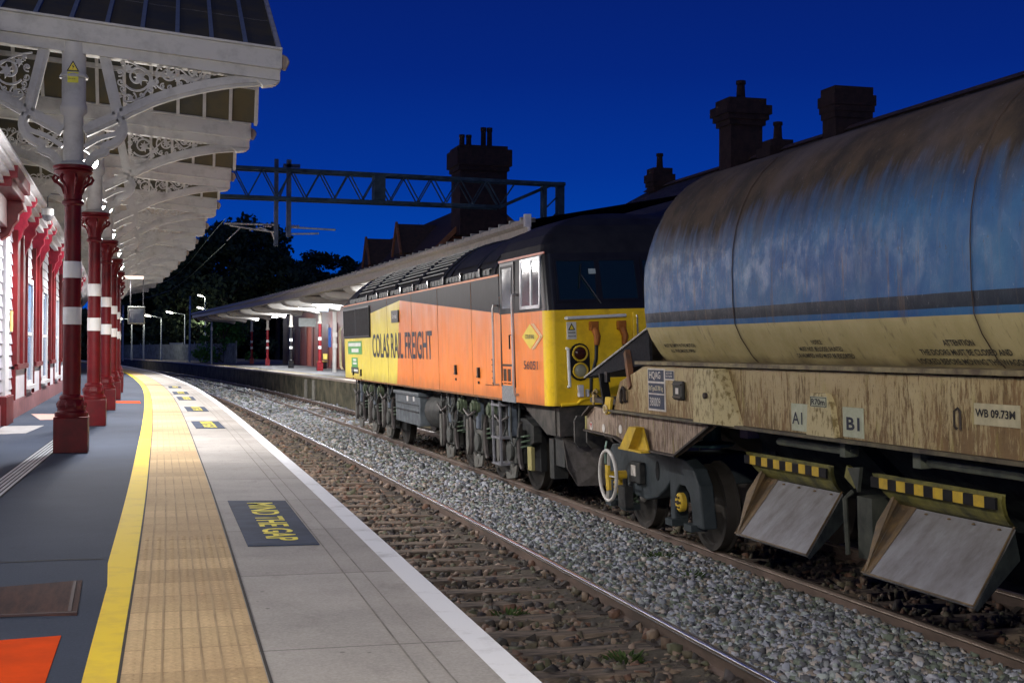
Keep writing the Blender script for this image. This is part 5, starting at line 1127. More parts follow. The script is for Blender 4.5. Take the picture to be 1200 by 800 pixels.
def pil(y0,y1,idx):
    X=wx((y0+y1)/2); m=MB(); m.box((X,y0,1.8),(X+.06,y1,4.1)); 
    yc=(y0+y1)/2
    m.box((X+.06,y0,1.8),(X+.10,y0+.10,4.1)); m.box((X+.06,y1-.10,1.8),(X+.10,y1,4.1)); m.box((X+.06,yc-.06,1.8),(X+.11,yc+.06,4.1)); m.box((X+.06,y0,1.74),(X+.12,y1,1.83)); p=bp(m,'pilaster',MAROON)
    m=MB(); m.box((X,y0+.05,1.22),(X+.05,y1-.05,1.74)); m.build('lower_panel',mat('panel_white',(.52,.52,.58),.5),p)
    MB().box((X,y0,1.22),(X+.08,y0+.08,1.74)).build('lower_frame',MAROON,p); MB().box((X,y1-.08,1.22),(X+.08,y1,1.74)).build('lower_frame',MAROON,p)
    for yb in (y0+.22,y1-.22):
        m=MB(); pts=[(0,4.72),(.36,4.72),(.40,4.62),(.36,4.52),(.30,4.50),(.30,4.40),(.24,4.30),(.25,4.20),(.18,4.12),(.15,4.0),(.10,3.92),(.06,3.8),(0,3.74)]
        m.prism([(X+u,yb-.09,v) for u,v in pts],(0,.18,0)); m.build('corbel',BRACKET,p,bevel=.015)
def win(y0,y1):
    X=wx((y0+y1)/2); m=MB(); m.box((X,y0,1.36),(X+.07,y0+.10,3.42)); m.box((X,y1-.10,1.36),(X+.07,y1,3.42)); m.box((X,y0,3.34),(X+.07,y1,3.44)); m.box((X,y0,2.35),(X+.05,y1,2.41)); m.box((X,y0,1.40),(X+.05,y1,1.48)); m.box((X,y0-.05,1.33),(X+.13,y1+.05,1.40)); w=bp(m,'window',mat('window_white',(.5,.5,.53),.45,var=.05))
    MB().box((X+.0,y0+.1,1.48),(X+.032,y1-.1,3.34)).build('pane',mat('pane_blue',(.10,.20,.36),.15,var=.4,scale=1.5),w)
pil(24.5,26.9,0); win(27.15,28.7); pil(28.9,30.9,1); win(31.6,33.3); pil(34.1,36.0,2); win(36.6,38.0); pil(38.8,40.8,3); win(41.5,43.2); pil(44,46,4); win(46.8,48.5); pil(50,52,5)
m=MB(); m.box((wx(22),20.4,4.50),(wx(22)+.42,22.75,4.72)); m.box((wx(22),20.4,4.38),(wx(22)+.34,22.7,4.50)); m.prism([(wx(22)+u,22.35,v) for u,v in ((0,4.38),(.32,4.38),(.36,4.25),(.28,4.18),(.27,4.08),(.20,4.0),(.14,3.85),(0,3.75))],(0,.25,0)); m.box((wx(22),20.4,3.95),(wx(22)+.12,22.3,4.38)); bp(m,'door_hood',mat('maroon_dark',(.13,.012,.018),.4,var=.3),bevel=.012)
m=MB(); m.box((wx(22),22.75,1.2),(wx(22)+.07,23.35,4.4)); bp(m,'corner_board',MC['window_white'])
m=MB(); m.box((wx(22),22.3,PZ),(wx(22)+.13,23.55,1.35)); bp(m,'pilaster_foot',MAROON,bevel=.01)
t=MB().box((wx(25)+.03,24.02,2.38),(wx(25)+.05,24.32,2.72)).build('wall_notice',mat('brass_notice',(.55,.42,.15),.4,var=.3)); tag(t,'small yellow-brown notice on the weatherboards left of the first pilaster','notice')
t=empty('station_door_screen',(-1.4,52,PZ)); m=MB(); m.box((0,0,0),(.55,.1,2.3)); m.build('board',mat('buff_board',(.55,.40,.24),.6,c2=(.45,.33,.2)),t); MB().box((0,-.02,0),(.55,0,.12)).build('foot',MAROON,t); tag(t,'tall buff timber board seen between the first and second columns','screen')
# ================================================================== FAR PLATFORM CANOPY AND BUILDING
fc=empty('far_canopy',(9,60,PZ)); tag(fc,'pale canopy with rounded soffit coves over the opposite platform, behind the locomotive','canopy')
def fp(mb,name,mt,parent=None,**k):
    o=mb.build(name,mt,parent or fc,**k)
    if parent is None: o.location=(-9,-60,-PZ-.27)
    return o
edge=lambda y:FPf(y)-.15-max(0,(y-55))*.004
FYS=ysamp(29,114,2.8)
SOF=mat('soffit_white',(.52,.50,.47),.6,c2=(.42,.40,.37),scale=2)
m=MB(); m.grid([[(edge(y),y,4.98),(edge(y)+4.4,y,5.05)] for y in FYS]); so_=fp(m,'soffit',SOF)
m=MB(); m.grid([[(edge(y)+.05,y,5.28),(edge(y)+4.4,y,6.1)] for y in FYS],flip=False); fp(m,'roof_sheet',SLATE)
m=MB(); m.grid([[(edge(y)-.02,y,5.26),(edge(y)-.02,y,4.90),(edge(y)+.10,y,4.86)] for y in FYS]); m.grid([[(edge(y)-.12,y,5.28),(edge(y)-.13,y,5.18),(edge(y)-.06,y,5.12),(edge(y)-.02,y,5.12)] for y in FYS]); fp(m,'fascia_gutter',GUTTER)
rb=MB(); rb.box((-.14,0,-.05),(.2,.10,.05)); rb0=None; y=29.2
while y<113:
    if rb0 is None: rb0=rb.build('roof_bracket',mat('bracket_pale',(.34,.34,.30),.5,var=.2),fc); q=rb0
    else: q=rb0.copy(); link(q); q.parent=fc
    q.location=(edge(y)-9,y-60,5.29-PZ-.27); y+=.9
m=MB(); m.box((edge(29)-.14,28.85,5.1),(edge(29)+.0,28.98,5.38)); m.tube([(edge(29)-.06,28.9,5.2),(edge(29)-.0,28.9,4.9),(edge(29)+.1,28.9,4.7)],.04,6); fp(m,'rainwater_head',WHITE)
FCY=[34,44,54,66,78.5,90,105,113.5]
for y in ysamp(32,113,5.8):
    m=MB(); x=edge(y)
    pts=[(x+.25,4.97),(x+.27,4.86),(x+.38,4.74),(x+.6,4.66),(x+1.0,4.62),(x+1.9,4.60),(x+2.6,4.55),(x+3.2,4.4),(x+3.4,4.97)]
    m.prism([(a,y-.9,b) for a,b in pts],(0,1.8,0)); fp(m,'soffit_cove',SOF,bevel=.12)
CHRED=mat('far_maroon',(.20,.015,.02),.45,var=.3)
def far_column(x,y,lab,dark=False):
    r=empty('far_canopy_column',(x,y,PZ)); tag(r,lab,'column','columns of the opposite platform canopy')
    d=BLACKP if dark else CHRED
    m=MB(); m.box((-.17,-.17,0),(.17,.17,.45)); m.lathe([(.15,.45),(.16,.5),(.12,.56)],n=14); m.build('plinth',d,r)
    MB().lathe([(.105,.5),(.095,2.7)],n=14).build('shaft',d,r,smooth=60)
    for a,b in ((1.25,1.42),(1.75,1.93)): MB().lathe([(.108,a),(.106,b)],n=14).build('band',CWHITE,r,smooth=60)
    MB().lathe([(.16,2.7),(.13,2.78),(.10,2.85),(.10,4.05)],n=14).build('upper_post',mat('far_post_cream',(.45,.42,.36),.5,var=.2),r,smooth=60)
    return r
for (x,y,l,dk) in ((10.15,78.5,'dark maroon column of the opposite canopy, nearest of those left of the locomotive',False),(9.75,90,'nearly black column of the opposite canopy with a pale top and yellow notice',True),(9.6,105,'red column with two white bands under the bright opposite canopy lights',False),(9.3,116,'slim red column farthest left under the opposite canopy',False),(10.3,66,'opposite canopy column hidden mostly by the locomotive',False)):
    if y==66: continue
    far_column(x,y,l,dk)
r=empty('white_post',(10.33,73.76,PZ)); tag(r,'bright white post with notices just left of the locomotive','post'); MB().lathe([(.11,0),(.11,4.0)],n=14).build('pole',WHITE,r,smooth=60); MB().box((-.35,-.14,1.35),(-.2,.0,2.4)).build('blue_notice',mat('notice_blue',(.03,.10,.35),.4),r); MB().box((-.12,-.15,1.3),(.12,-.1,1.55)).box((-.12,-.15,1.9),(.12,-.1,2.15)).build('white_notice',WHITE,r)
# far platform lights
FT=emis('far_tube_glow',(.95,.97,1.),14)
for i,(x,y,z) in enumerate(((9.3,100,4.45),(9.3,88,4.45),(9.5,76,4.45),(9.6,70,4.4),(9.5,54,4.45),(9.6,42,4.45))):
    r=empty('far_strip_light',(x,y,z)); tag(r,'%s strip light from the left under the opposite canopy'%['first','second','third','fourth','fifth','sixth'][i],'strip light','strip lights under the opposite canopy')
    MB().box((-.9,-.08,-.03),(.9,.08,.03)).build('tube',FT,r); MB().box((-.95,-.1,.03),(.95,.1,.08)).build('housing',WHITE,r)
    l=bpy.data.lights.new('strip_light','AREA'); l.shape='RECTANGLE'; l.size=1.8; l.size_y=.15; l.energy=300; l.color=(.95,.97,1); o=bpy.data.objects.new('strip_light',l); link(o); o.parent=r; o.location=(0,0,-.05); point('strip_glow',(0,-.0,-.25),220,.2,(.95,.97,1),r)
# next train display
t=empty('departure_screen',(9.2,70,4.2)); tag(t,'small bright departure screen under the opposite canopy beside the locomotive roof','display screen'); m=MB(); m.box((-.28,-.1,-.16),(.28,.1,.18)); m.build('case',GREYM,t); MB().box((-.25,-.11,-.13),(.25,-.1,.14)).build('screen',emis('screen_glow',(.7,.8,1.),.8),t)
t=empty('hanging_sign',(9.6,80,3.7)); tag(t,'small dark hanging sign left of the departure screen under the opposite canopy','sign'); MB().box((-.5,-.05,-.25),(.5,.05,.25)).build('panel',mat('sign_grey',(.25,.27,.26),.5),t)
# station building behind the far platform
sb=empty('station_building',(16,48,PZ)); tag(sb,'long dark station house behind the opposite canopy with slate roof and tall chimneys','building')
def sp_(mb,name,mt,parent=None,**k):
    o=mb.build(name,mt,parent or sb,**k)
    if parent is None: o.location=(-16,-48,-PZ)
    return o
m=MB(); m.box((12.4,22,PZ),(20.6,120,4.98)); w=sp_(m,'wall',BRICK)
m=MB(); m.prism([(12.0,22,5.0),(21,22,5.0),(16.5,22,7.45)],(0,21,0)); m.prism([(12.3,43,5.0),(21,43,5.0),(16.5,43,6.95)],(0,14,0)); rf=sp_(m,'roof',SLATE)
m=MB(); m.prism([(16.35,22,7.44),(16.65,22,7.44),(16.5,22,7.56)],(0,21,0)); m.build('ridge_tile',mat('ridge_tile_mat',(.09,.06,.05),.8),rf)
def chimney(x,y,wx_,wy_,zb,zt,name='chimney',pots=(),flare=.18,parent=None):
    m=MB(); m.box((x-wx_/2,y-wy_/2,zb),(x+wx_/2,y+wy_/2,zt-.75)); 
    for k,(e,a,b) in enumerate(((flare*.35,zt-.75,zt-.6),(flare*.7,zt-.6,zt-.45),(flare,zt-.45,zt-.2),(flare*.4,zt-.2,zt))): m.box((x-wx_/2-e,y-wy_/2-e,a),(x+wx_/2+e,y+wy_/2+e,b))
    c=sp_(m,name,mat('chimney_brick',(.10,.055,.04),.9,c2=(.05,.03,.025),scale=5,bump=.4),parent) if parent is None else m.build(name,MC['chimney_brick'],parent)
    for (px,py,h,r) in pots:
        MB().lathe([(r*1.15,zt),(r,zt+.1),(r*.85,zt+h*.8),(r*1.1,zt+h*.82),(r*1.05,zt+h)],(x+px,y+py,0),10).build('chimney_pot',MC['chimney_brick'],c)
chimney(16.3,35.2,.95,.8,6.8,9.15,pots=((0,0,.55,.13),),flare=.2,parent=rf)
chimney(16.6,29.8,.95,.65,6.6,8.5,pots=(),flare=.09,parent=rf)
chimney(16.5,33.3,.45,.45,6.9,7.75,pots=((0,0,.5,.12),),flare=.2,parent=rf)
chimney(16.4,41.6,.55,.55,6.9,8.05,pots=((0,0,.5,.11),),flare=.12,parent=rf)
# taller cross wing with gables
gh=empty('gabled_house',(15,64,PZ)); tag(gh,'dark gabled house with a massive chimney stack rising behind the locomotive','building')
def gp(mb,name,mt,parent=None,**k):
    o=mb.build(name,mt,parent or gh,**k)
    if parent is None: o.location=(-15,-64,-PZ)
    return o
m=MB(); m.box((12.3,57.2,PZ),(17.3,82,6.2)); m.prism([(12.3,57.2,6.2),(17.3,57.2,6.2),(14.5,57.2,8.4)],(0,.3,0)); gp(m,'wall',BRICK)
m=MB(); m.prism([(11.9,57,6.0),(11.9,57,6.12),(14.5,57,8.7),(17.6,57,6.12),(17.6,57,6.0),(14.5,57,8.55)],(0,25,0)); rf2=gp(m,'roof',mat('brown_slate',(.075,.045,.032),.85,c2=(.04,.03,.025),scale=6,bump=.5))
BRG=mat('barge_board',(.24,.10,.045),.7,var=.3)
m=MB(); m.bar((11.9,56.95,6.05),(14.5,56.95,8.6),.08,.2); m.bar((17.6,56.95,6.05),(14.5,56.95,8.6),.08,.2); m.build('barge_board',BRG,rf2)
for y in (64.5,73.5):
    m=MB(); m.prism([(12.0,y-1.1,6.7),(12.0,y+1.1,6.7),(12.0,y,8.15)],(2.8,0,0)); m.box((12.15,y-.9,5.9),(14,y+.9,6.7)); d=m.build('dormer',MC['brown_slate'],rf2)
    m=MB(); m.bar((11.97,y-1.15,6.65),(11.97,y,8.2),.10,.16); m.bar((11.97,y+1.15,6.65),(11.97,y,8.2),.10,.16); m.build('barge_board',BRG,d)
m=MB(); m.box((13.15,56.2,7.0),(15.2,57.9,9.75)); m.box((13.07,56.1,9.75),(15.28,58.0,9.95)); m.box((12.98,56.0,9.95),(15.37,58.1,10.65)); m.box((13.1,56.1,10.65),(15.2,58.0,10.8)); c=m.build('chimney',MC['chimney_brick'],rf2)
for px in (13.4,13.7,14.35,14.62): MB().lathe([(.13,10.75),(.11,11.2),(.13,11.25),(.13,11.35)] if px<14 else [(.12,10.75),(.11,11.5),(.13,11.55),(.13,11.7)],(px,57,0),10).build('chimney_pot',MC['chimney_brick'],c)
# platform front of the buildings: lit doorway wall, bench
WOODR=mat('varnished_red_wood',(.20,.05,.025),.5,c2=(.12,.03,.02),scale=5)
m=MB(); m.box((12.25,70,PZ),(12.39,119.5,4.9)); wf=sp_(m,'timber_front',WOODR)
for y in (74,78,82,86,90,94,98,102,106,110,114): MB().box((12.2,y,PZ+.1),(12.25,y+1.3,PZ+2.9)).build('door_panel' if int(y)%4 else 'window_panel',mat('dim_door',(.08,.02,.015),.4) if int(y)%8 else DKGLASS,wf)
t=empty('bench',(11.3,88,PZ)); m=MB(); m.box((0,-1,.42),(.45,1,.47)); m.build('seat',mat('yellow_frame',(.55,.42,.08),.5),t); m=MB(); m.box((.42,-1,.6),(.47,1,.95)); m.build('backrest',MC['yellow_frame'],t)
for yy in (-.9,.9): MB().box((.05,yy-.04,0),(.4,yy+.04,.42)).build('leg',BLACKP,t)
tag(t,'yellow framed bench against the red timber front on the opposite platform','bench')
# low planting tubs and fence on the far platform
FEN=mat('palisade_grey',(.26,.29,.31),.6,metal=.3,c2=(.10,.12,.12),scale=2)
def fence_panel(x0,y0,x1,y1):
    m=MB(); d=Vector((x1-x0,y1-y0,0)); n=int(d.length/.16)
    for k in range(n):
        p=Vector((x0,y0,PZ))+d*(k/n); m.bar(p,p+Vector((0,0,1.75)),.07,.012,up=(d.x,d.y,0)); 
    for z in (.35,1.45): m.bar(Vector((x0,y0,PZ+z)),Vector((x1,y1,PZ+z)),.03,.05)
    return m
fn=empty('palisade_fence',(0,0,0)); tag(fn,'long grey palisade fence along the back of the opposite platform on the curve','fence')
ys=ysamp(121,225,9)
for i in range(len(ys)-1):
    a,b=ys[i],ys[i+1]; m=fence_panel(FPf(a)+4.2,a,FPf(b)+4.2,b); m.build('fence_panel',FEN,fn)
    q=MB(); q.box((FPf(a)+4.15,a-.05,PZ),(FPf(a)+4.25,a+.05,PZ+1.95)); q.build('post',FEN,fn)
for (x,y,w,h,l) in ((6.2,170,1.5,1.3,'blue-grey equipment cabinet before the fence'),(3.9,172,1.6,1.9,'taller pale cabinet by the fence'),(2.2,180,2.2,1.7,'wide pale grey shelter at the left of the fence')):
    m=MB(); m.box((x,y,PZ),(x+w,y+1,PZ+h)); m.box((x-.05,y-.05,PZ+h),(x+w+.05,y+1.05,PZ+h+.08)); c=m.build('cabinet',mat('cabinet_grey',(.2,.23,.27),.5,var=.3),None,bevel=.03); MB().box((x+w/2-.01,y-.01,PZ+.1),(x+w/2+.01,y,PZ+h-.1)).box((x+w/2+.08,y-.04,PZ+h*.5),(x+w/2+.12,y,PZ+h*.6)).build('door_seam',BLACKP,c); tag(c,l,'cabinet')
# street lamps, lit
def lamp_post(x,y,h,arm,lab,zb=PZ,lit=True,w=260):
    r=empty('street_lamp',(x,y,zb)); tag(r,lab,'street lamp','lit lamps beyond the end of the platforms')
    MB().lathe([(.10,0),(.10,.9),(.07,1.0),(.05,h)],n=10).build('pole',mat('lamp_pole',(.30,.34,.34),.5,metal=.4),r,smooth=60)
    if arm:
        m=MB(); m.tube([(0,0,h),(arm*.5,0,h+.12),(arm,0,h+.22)],.035,6); m.build('arm',MC['lamp_pole'],r)
    s=1 if arm>0 else -1
    m=MB(); m.prism([(arm-s*.05,-.15,h+.16),(arm+s*.75,-.12,h+.34),(arm+s*.75,.12,h+.34),(arm-s*.05,.15,h+.16)],(0,0,.12)); m.build('lamp_head',GREYM,r)
    m=MB(); m.prism([(arm,-.12,h+.15),(arm+s*.7,-.1,h+.31),(arm+s*.7,.1,h+.31),(arm,.12,h+.15)],(0,0,-.07)); m.build('lens',emis('street_glow',(1,.97,.85),12),r)
    point('street_light',(arm+s*.3,-.2,h-.1),w,.15,(1,.95,.8),r)
def at(px,py,Y):
    X=(px-160)/1721.0*(Y+0); # refined below
    import math as mm
    f=1600.;yaw=mm.atan(440/1600.);pit=mm.atan(11/1600.)
    F=Vector((mm.sin(yaw)*mm.cos(pit),mm.cos(yaw)*mm.cos(pit),mm.sin(pit)));R=Vector((mm.cos(yaw),-mm.sin(yaw),0));Uv=R.cross(F)
    r=F*f+R*(px-600)-Uv*(py-400); t=Y/r.y; p=r*t; return Vector((p.x,p.y,p.z+2.1))
for (px,py,Y,arm,lab) in ((154.4,376,150,-.9,'leftmost lit street lamp, half hidden by the display screen'),(189,373,150,-1.1,'lit street lamp on an arm left of the tall slim pole'),(216.5,369,155,-1.3,'third lit street lamp from the left, head well left of its pole')):
    p=at(px,py,Y); lamp_post(p.x,Y,p.z-PZ-.15,arm,lab)
for (px,py,Y,lab) in ((240,349,190,'highest of the three stacked lights left of the opposite canopy'),(241,363.5,165,'middle of the three stacked lights left of the opposite canopy'),(241,375,200,'lowest of the three stacked lights left of the opposite canopy')):
    p=at(px,py,Y); lamp_post(p.x,Y,p.z-PZ-.15,-.3,lab,w=180)
for (px,y0,Y,lab,g) in ((144,360,140,'thin bluish pole farthest left under the near canopy end','poles beyond the platforms'),(168.5,364,150,'slim dark pole right of the hanging display screen','poles beyond the platforms'),(222.5,349,130,'tall pale slim pole with two bands near the stacked lights','poles beyond the platforms'),(248,372,115,'short pale post at the left end of the opposite canopy','poles beyond the platforms')):
    p=at(px,y0,Y); r=empty('mast_pole',(p.x,Y,PZ)); tag(r,lab,'pole',g); MB().lathe([(.09,0),(.07,p.z-PZ)],n=8).build('shaft',MC['lamp_pole'],r,smooth=60); MB().lathe([(.1,p.z-PZ-1.2),(.1,p.z-PZ-.9)],n=8).build('collar',WHITE,r)
# ================================================================== OVERHEAD LINE GANTRY
GY=50
ga=empty('overhead_gantry',(14.5,GY,PZ)); tag(ga,'dark lattice steel gantry spanning the tracks above the locomotive','gantry')
def gg_(mb,name,mt=GALV,parent=None):
    o=mb.build(name,mt,parent or ga)
    if parent is None: o.location=(-14.5,-GY,-PZ)
    return o
DKST=mat('gantry_steel',(.05,.085,.10),.6,metal=.2,c2=(.02,.035,.04),scale=2)
xt=lambda x:8.72+(x-3)*.0-.0; 
x0,x1=-4.5,15.75; zt,zb=8.72,7.62
m=MB()
for dy in (-.28,.28):
    m.bar((x0,GY+dy,zt),(x1,GY+dy,zt-.25),.10,.12); m.bar((x0,GY+dy,zb),(13.2,GY+dy,zb-.10),.10,.12)
bo_=gg_(m,'boom_chord',DKST)
m=MB(); n=34
for k in range(n):
    xa=x0+(13.2-x0)*k/n; xb=x0+(13.2-x0)*(k+1)/n; top=zt-.25*(xa-x0)/(x1-x0); tb=zt-.25*(xb-x0)/(x1-x0)
    for dy in (-.28,.28):
        if k%2==0: m.bar((xa,GY+dy,zb),(xb,GY+dy,tb),.042,.042)
        else: m.bar((xa,GY+dy,top),(xb,GY+dy,zb),.042,.042)
    if k%4==0: m.bar((xa,GY-.28,zb),(xa,GY+.28,zb),.05,.05); m.bar((xa,GY-.28,top),(xb,GY+.28,tb),.04,.04)
m.bar((13.2,GY,zb-.1),(15.2,GY,zt-.3),.14,.12); m.bar((13.2,GY,zb-.1),(13.8,GY,zt-.3),.05,.05); m.bar((13.2,GY,zb-.1),(12.7,GY,zt-.3),.05,.05)
for xx in (1.6,8.6): m.box((xx-.2,GY-.33,zb),(xx+.2,GY+.33,zt-.12))
gg_(m,'boom_lattice',DKST)
m=MB(); m.box((14.9,GY-.2,PZ),(15.05,GY+.2,zt-.2)); m.box((15.5,GY-.2,PZ),(15.75,GY+.2,zt-.16)); 
z=1.5
while z<8: m.bar((15.0,GY,z),(15.6,GY,z+.6),.05,.05); z+=.6
gg_(m,'gantry_leg',DKST)
m=MB(); m.box((4.78,GY-.1,5.85),(4.92,GY+.1,9.0)); m.box((5.22,GY-.1,6.2),(5.38,GY+.1,9.0)); m.bar((4.85,GY,7.3),(5.3,GY,8.5),.06,.06); m.box((5.1,GY-.1,8.72),(5.7,GY+.1,8.84)); gg_(m,'drop_post',mat('drop_post_paint',(.10,.12,.14),.5,metal=.3,var=.3))
PORC=mat('insulator_brown',(.30,.24,.2),.35)
def cant_arm(xa,za,xb,zb_,lab):
    m=MB(); m.tube([(xa,GY,za),(xb,GY,zb_)],.035,6); o=gg_(m,lab,mat('arm_steel',(.45,.43,.38),.5,metal=.3,var=.3)); return o
cant_arm(4.8,6.35,3.2,6.55,'registration_arm'); cant_arm(3.0,6.62,4.8,6.62,'cantilever_arm'); cant_arm(5.3,6.55,7.0,6.5,'cantilever_arm'); cant_arm(5.3,6.3,6.4,6.35,'registration_arm')
m=MB(); m.tube([(4.85,GY,5.95),(4.7,GY,6.35),(4.3,GY,6.5),(3.9,GY,6.4)],.03,6); m.tube([(3.6,GY,6.5),(3.1,GY,6.0)],.02,5); gg_(m,'steady_arm',MC['arm_steel'])
for x in (4.55,5.55):
    m=MB()
    for k in range(5): m.lathe([(.03,k*.06-.15),(.07,k*.06-.13),(.03,k*.06-.10)],(x,GY,6.58),8,'x')
    gg_(m,'insulator',PORC)
WIRE=mat('copper_wire',(.10,.14,.11),.5,metal=.5)
for k,(off,zz,ya,yb,lab) in enumerate(((-.75,5.9,52,200,'overhead wire above the empty near track beyond the gantry'),)):
    m=MB(); m.tube([(B(y)+off,y,zz-.3*math.sin((y-ya)/60*PI)**2) for y in ysamp(GY,230,6)],.012,4); w=m.build('contact_wire',WIRE); tag(w,lab,'wire')
    m=MB(); m.tube([(B(y)+off,y,zz+.9-.55*math.sin((y-ya)/60*PI)**2) for y in ysamp(GY,230,6)],.012,4); w=m.build('catenary_wire',WIRE); tag(w,'upper catenary wire sagging over the empty near track beyond the gantry','wire')
# ================================================================== TREES
LEAFD=mat('dark_foliage',(.055,.08,.04),.8,c2=(.025,.04,.02),scale=.6); LEAFG=mat('lit_green_foliage',(.06,.16,.03),.8,var=.4,scale=.8); BARK=mat('bark',(.06,.045,.035),.9,var=.3)  # LEAFG carries lamplight in the leaf colour of one small tree
def tree(x,y,h,rad,lab,leaf=LEAFD,seed=0,n=5000,lean=0.,low=.25,ls=.42):
    rg=np.random.default_rng(seed+11); rd=random.Random(seed)
    r=empty('tree',(x,y,-.3)); tag(r,lab,'tree')
    m=MB(); m.tube([(0,0,0),(.1,0,h*.3),(lean*.5,.1,h*.6),(lean,0,h*.9)],[h*.025,h*.02,h*.012,.03],8)
    cl=[]
    for k in range(26):
        a=rd.random()*2*PI; zz=h*(low+(1-low)*rd.random()**.8); t=(zz/h-low)/(1-low); rr=rad*(1-.75*max(0,t-.25)**1.2)*rd.uniform(.35,1.0)
        c=(lean*t+rr*math.cos(a),rr*math.sin(a),zz*.95); cl.append((c,rad*rd.uniform(.2,.36)))
        if k%2==0: m.tube([(lean*.4*t,0,zz*.62),((c[0])*.5,c[1]*.5,zz*.8),c],[h*.008,h*.005,.02],5)
    cl.append(((lean,0,h*.93),rad*.22))
    m.build('trunk',BARK,r)
    per=n//len(cl); Vs=[]
    for (c,cr) in cl:
        d=rg.normal(size=(per,3)); d/=np.linalg.norm(d,axis=1)[:,None]; p=np.array(c)+d*cr*rg.random((per,1))**.45*np.array([1.1,1.1,.8])
        u=rg.normal(size=(per,3)); u/=np.linalg.norm(u,axis=1)[:,None]; v=np.cross(u,rg.normal(size=(per,3))); v/=np.linalg.norm(v,axis=1)[:,None]; s=ls*rg.uniform(.5,1.2,(per,1))
        Vs.append(np.stack([p-u*s,p+v*s*.5,p+u*s,p-v*s*.5],1).reshape(-1,3))
    V=np.concatenate(Vs); F=np.arange(len(V)).reshape(-1,4); np_mesh('crown',V,F,leaf,r)
specs=[(262,262,150,7.,'tall dark tree touching the tip of the near canopy, highest of the tree line'),(300,272,160,6.5,'dark tree just left of the gantry drop post'),(325,290,150,5.5,'dark tree directly behind the gantry drop post'),(235,285,150,6.5,'dark tree behind the edge of the near canopy'),
 (210,310,160,7,'dark tree above the street lamps'),(185,325,170,7,'dark tree at the left beside the near canopy end'),(372,296,175,4.5,'thin topped tree right of the gantry drop post'),(405,300,190,5,'feathery dark tree above the opposite canopy roof'),(430,325,200,5,'low dark tree nearest the gabled house'),(345,330,170,6,'low bushy tree in the dip of the tree line'),(160,345,175,7,'dark tree behind the fence at the far left'),(440,345,180,5,'low tree behind the opposite canopy'),(290,340,165,6,'rounded tree filling the middle of the wood'),(250,340,185,6,'dark tree behind the stacked lights'),(130,330,180,8,'dark tree behind the near columns')]
for i,(px,py,Y,rad,lab) in enumerate(specs):
    Y+=55; rad*=1.3; p=at(px,py,Y); tree(p.x,Y,p.z+.3,rad,lab,seed=i*3,n=6500,low=.15,ls=.5)
p=at(262,378,128); tree(p.x,128,p.z+.6,2.6,'small bright green tree, lamplight put into its leaf colour, left of the opposite canopy',leaf=LEAFG,seed=77,n=2600,ls=.2); point('tree_light',(p.x-1,124,4.6),0.01) if False else None
# hedge mass behind the fence
hg=np.random.default_rng(5); n=26000
px_=hg.uniform(100,480,n); Yh=hg.uniform(212,236,n); 
V=[]
X=(px_-160)/1721*Yh*1.0; Zt=hg.uniform(0,1,n)**.7*(8+3*np.sin(px_*.05)+2*np.sin(px_*.13))
Pn_=np.stack([X*1.05-2+Yh*0,Yh,Zt],1); u=hg.normal(size=(n,3)); u/=np.linalg.norm(u,axis=1)[:,None]; v=np.cross(u,hg.normal(size=(n,3))); v/=np.linalg.norm(v,axis=1)[:,None]
V=np.stack([Pn_-u*.7,Pn_+v*.45,Pn_+u*.7,Pn_-v*.45],1).reshape(-1,3); hd=np_mesh('hedge',V,np.arange(len(V)).reshape(-1,4),LEAFD); tag(hd,'dark undergrowth filling the foot of the wood behind the fence','undergrowth',kind='stuff')
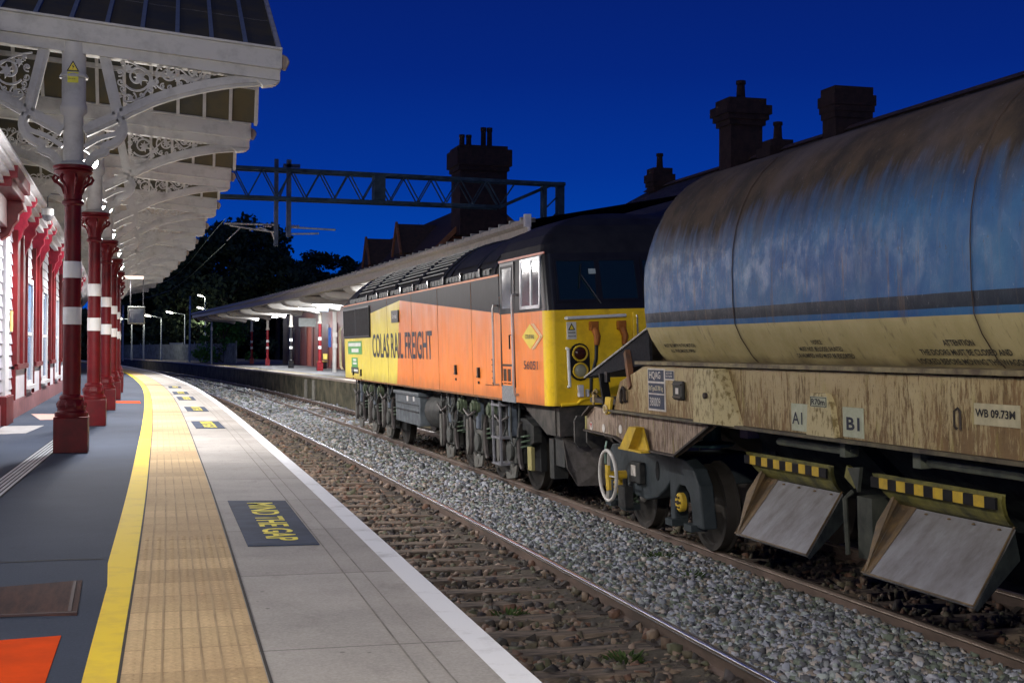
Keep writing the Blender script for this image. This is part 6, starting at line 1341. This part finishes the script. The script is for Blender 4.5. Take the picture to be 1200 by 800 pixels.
# ================================================================== LAMPS ADDED OUT OF VIEW TO LIGHT THE FOREGROUND
for (x,y,z,w,l) in ((-1.5,-1.8,4.4,4500,'unseen lamp behind the camera, added to light the foreground'),(-4.6,8.0,4.6,700,'unseen lamp left of the view, added to light the wagon side and platform')):
    r=empty('fill_lamp',(x,y,PZ)); tag(r,l,'lamp')
    MB().lathe([(.09,0),(.07,1),(.05,z)],n=10).build('pole',MAROON,r); MB().lathe([(.02,z-.2),(.14,z-.15),(.16,z),(.05,z+.12)],n=14).build('lens',LAMP,r,smooth=60)
    point('lamp_light',(0,0,z-.4),w,.12,(1,.93,.82),r)
# ================================================================== SKY, SUN, CAMERA
Wd=bpy.data.worlds.new('World'); S.world=Wd; Wd.use_nodes=True; N=Wd.node_tree.nodes; L=Wd.node_tree.links; bg=N['Background']
tc=N.new('ShaderNodeTexCoord'); sx=N.new('ShaderNodeSeparateXYZ'); L.new(tc.outputs['Generated'],sx.inputs[0])
r=N.new('ShaderNodeValToRGB'); L.new(sx.outputs['Z'],r.inputs['Fac']); e=r.color_ramp.elements
def srgb(*c): return tuple(((x/255+.055)/1.055)**2.4 if x>10 else x/255/12.92 for x in c)+(1,)
e[0].position=0; e[0].color=srgb(2,76,180); e[1].position=1; e[1].color=srgb(5,12,64)
for p_,c_ in ((.06,(2,68,170)),(.13,(3,50,146)),(.20,(4,37,124)),(.30,(6,27,100))):
    x=e.new(p_); x.color=srgb(*c_)
L.new(r.outputs['Color'],bg.inputs['Color']); bg.inputs['Strength'].default_value=.80
sun=bpy.data.lights.new('twilight_sun','SUN'); sun.energy=.14; sun.angle=math.radians(40); sun.color=(.5,.65,1); so2=bpy.data.objects.new('twilight_sun',sun); link(so2); so2.rotation_euler=(math.radians(42),0,math.radians(-15))
cd=bpy.data.cameras.new('camera'); cam=bpy.data.objects.new('camera',cd); link(cam); S.camera=cam
cd.sensor_fit='HORIZONTAL'; cd.sensor_width=36; cd.lens=48; cd.clip_end=2000; cd.clip_start=.05
yaw=math.atan(440/1600); pit=math.atan(11/1600)
cam.location=(0,0,2.1); cam.rotation_euler=(PI/2+pit,0,-yaw)
cam.rotation_euler.rotate_axis('Z',math.radians(.3))
S.view_settings.view_transform='Standard'; S.view_settings.look='None'; S.view_settings.exposure=.35; S.view_settings.gamma=1
S.render.engine='CYCLES'
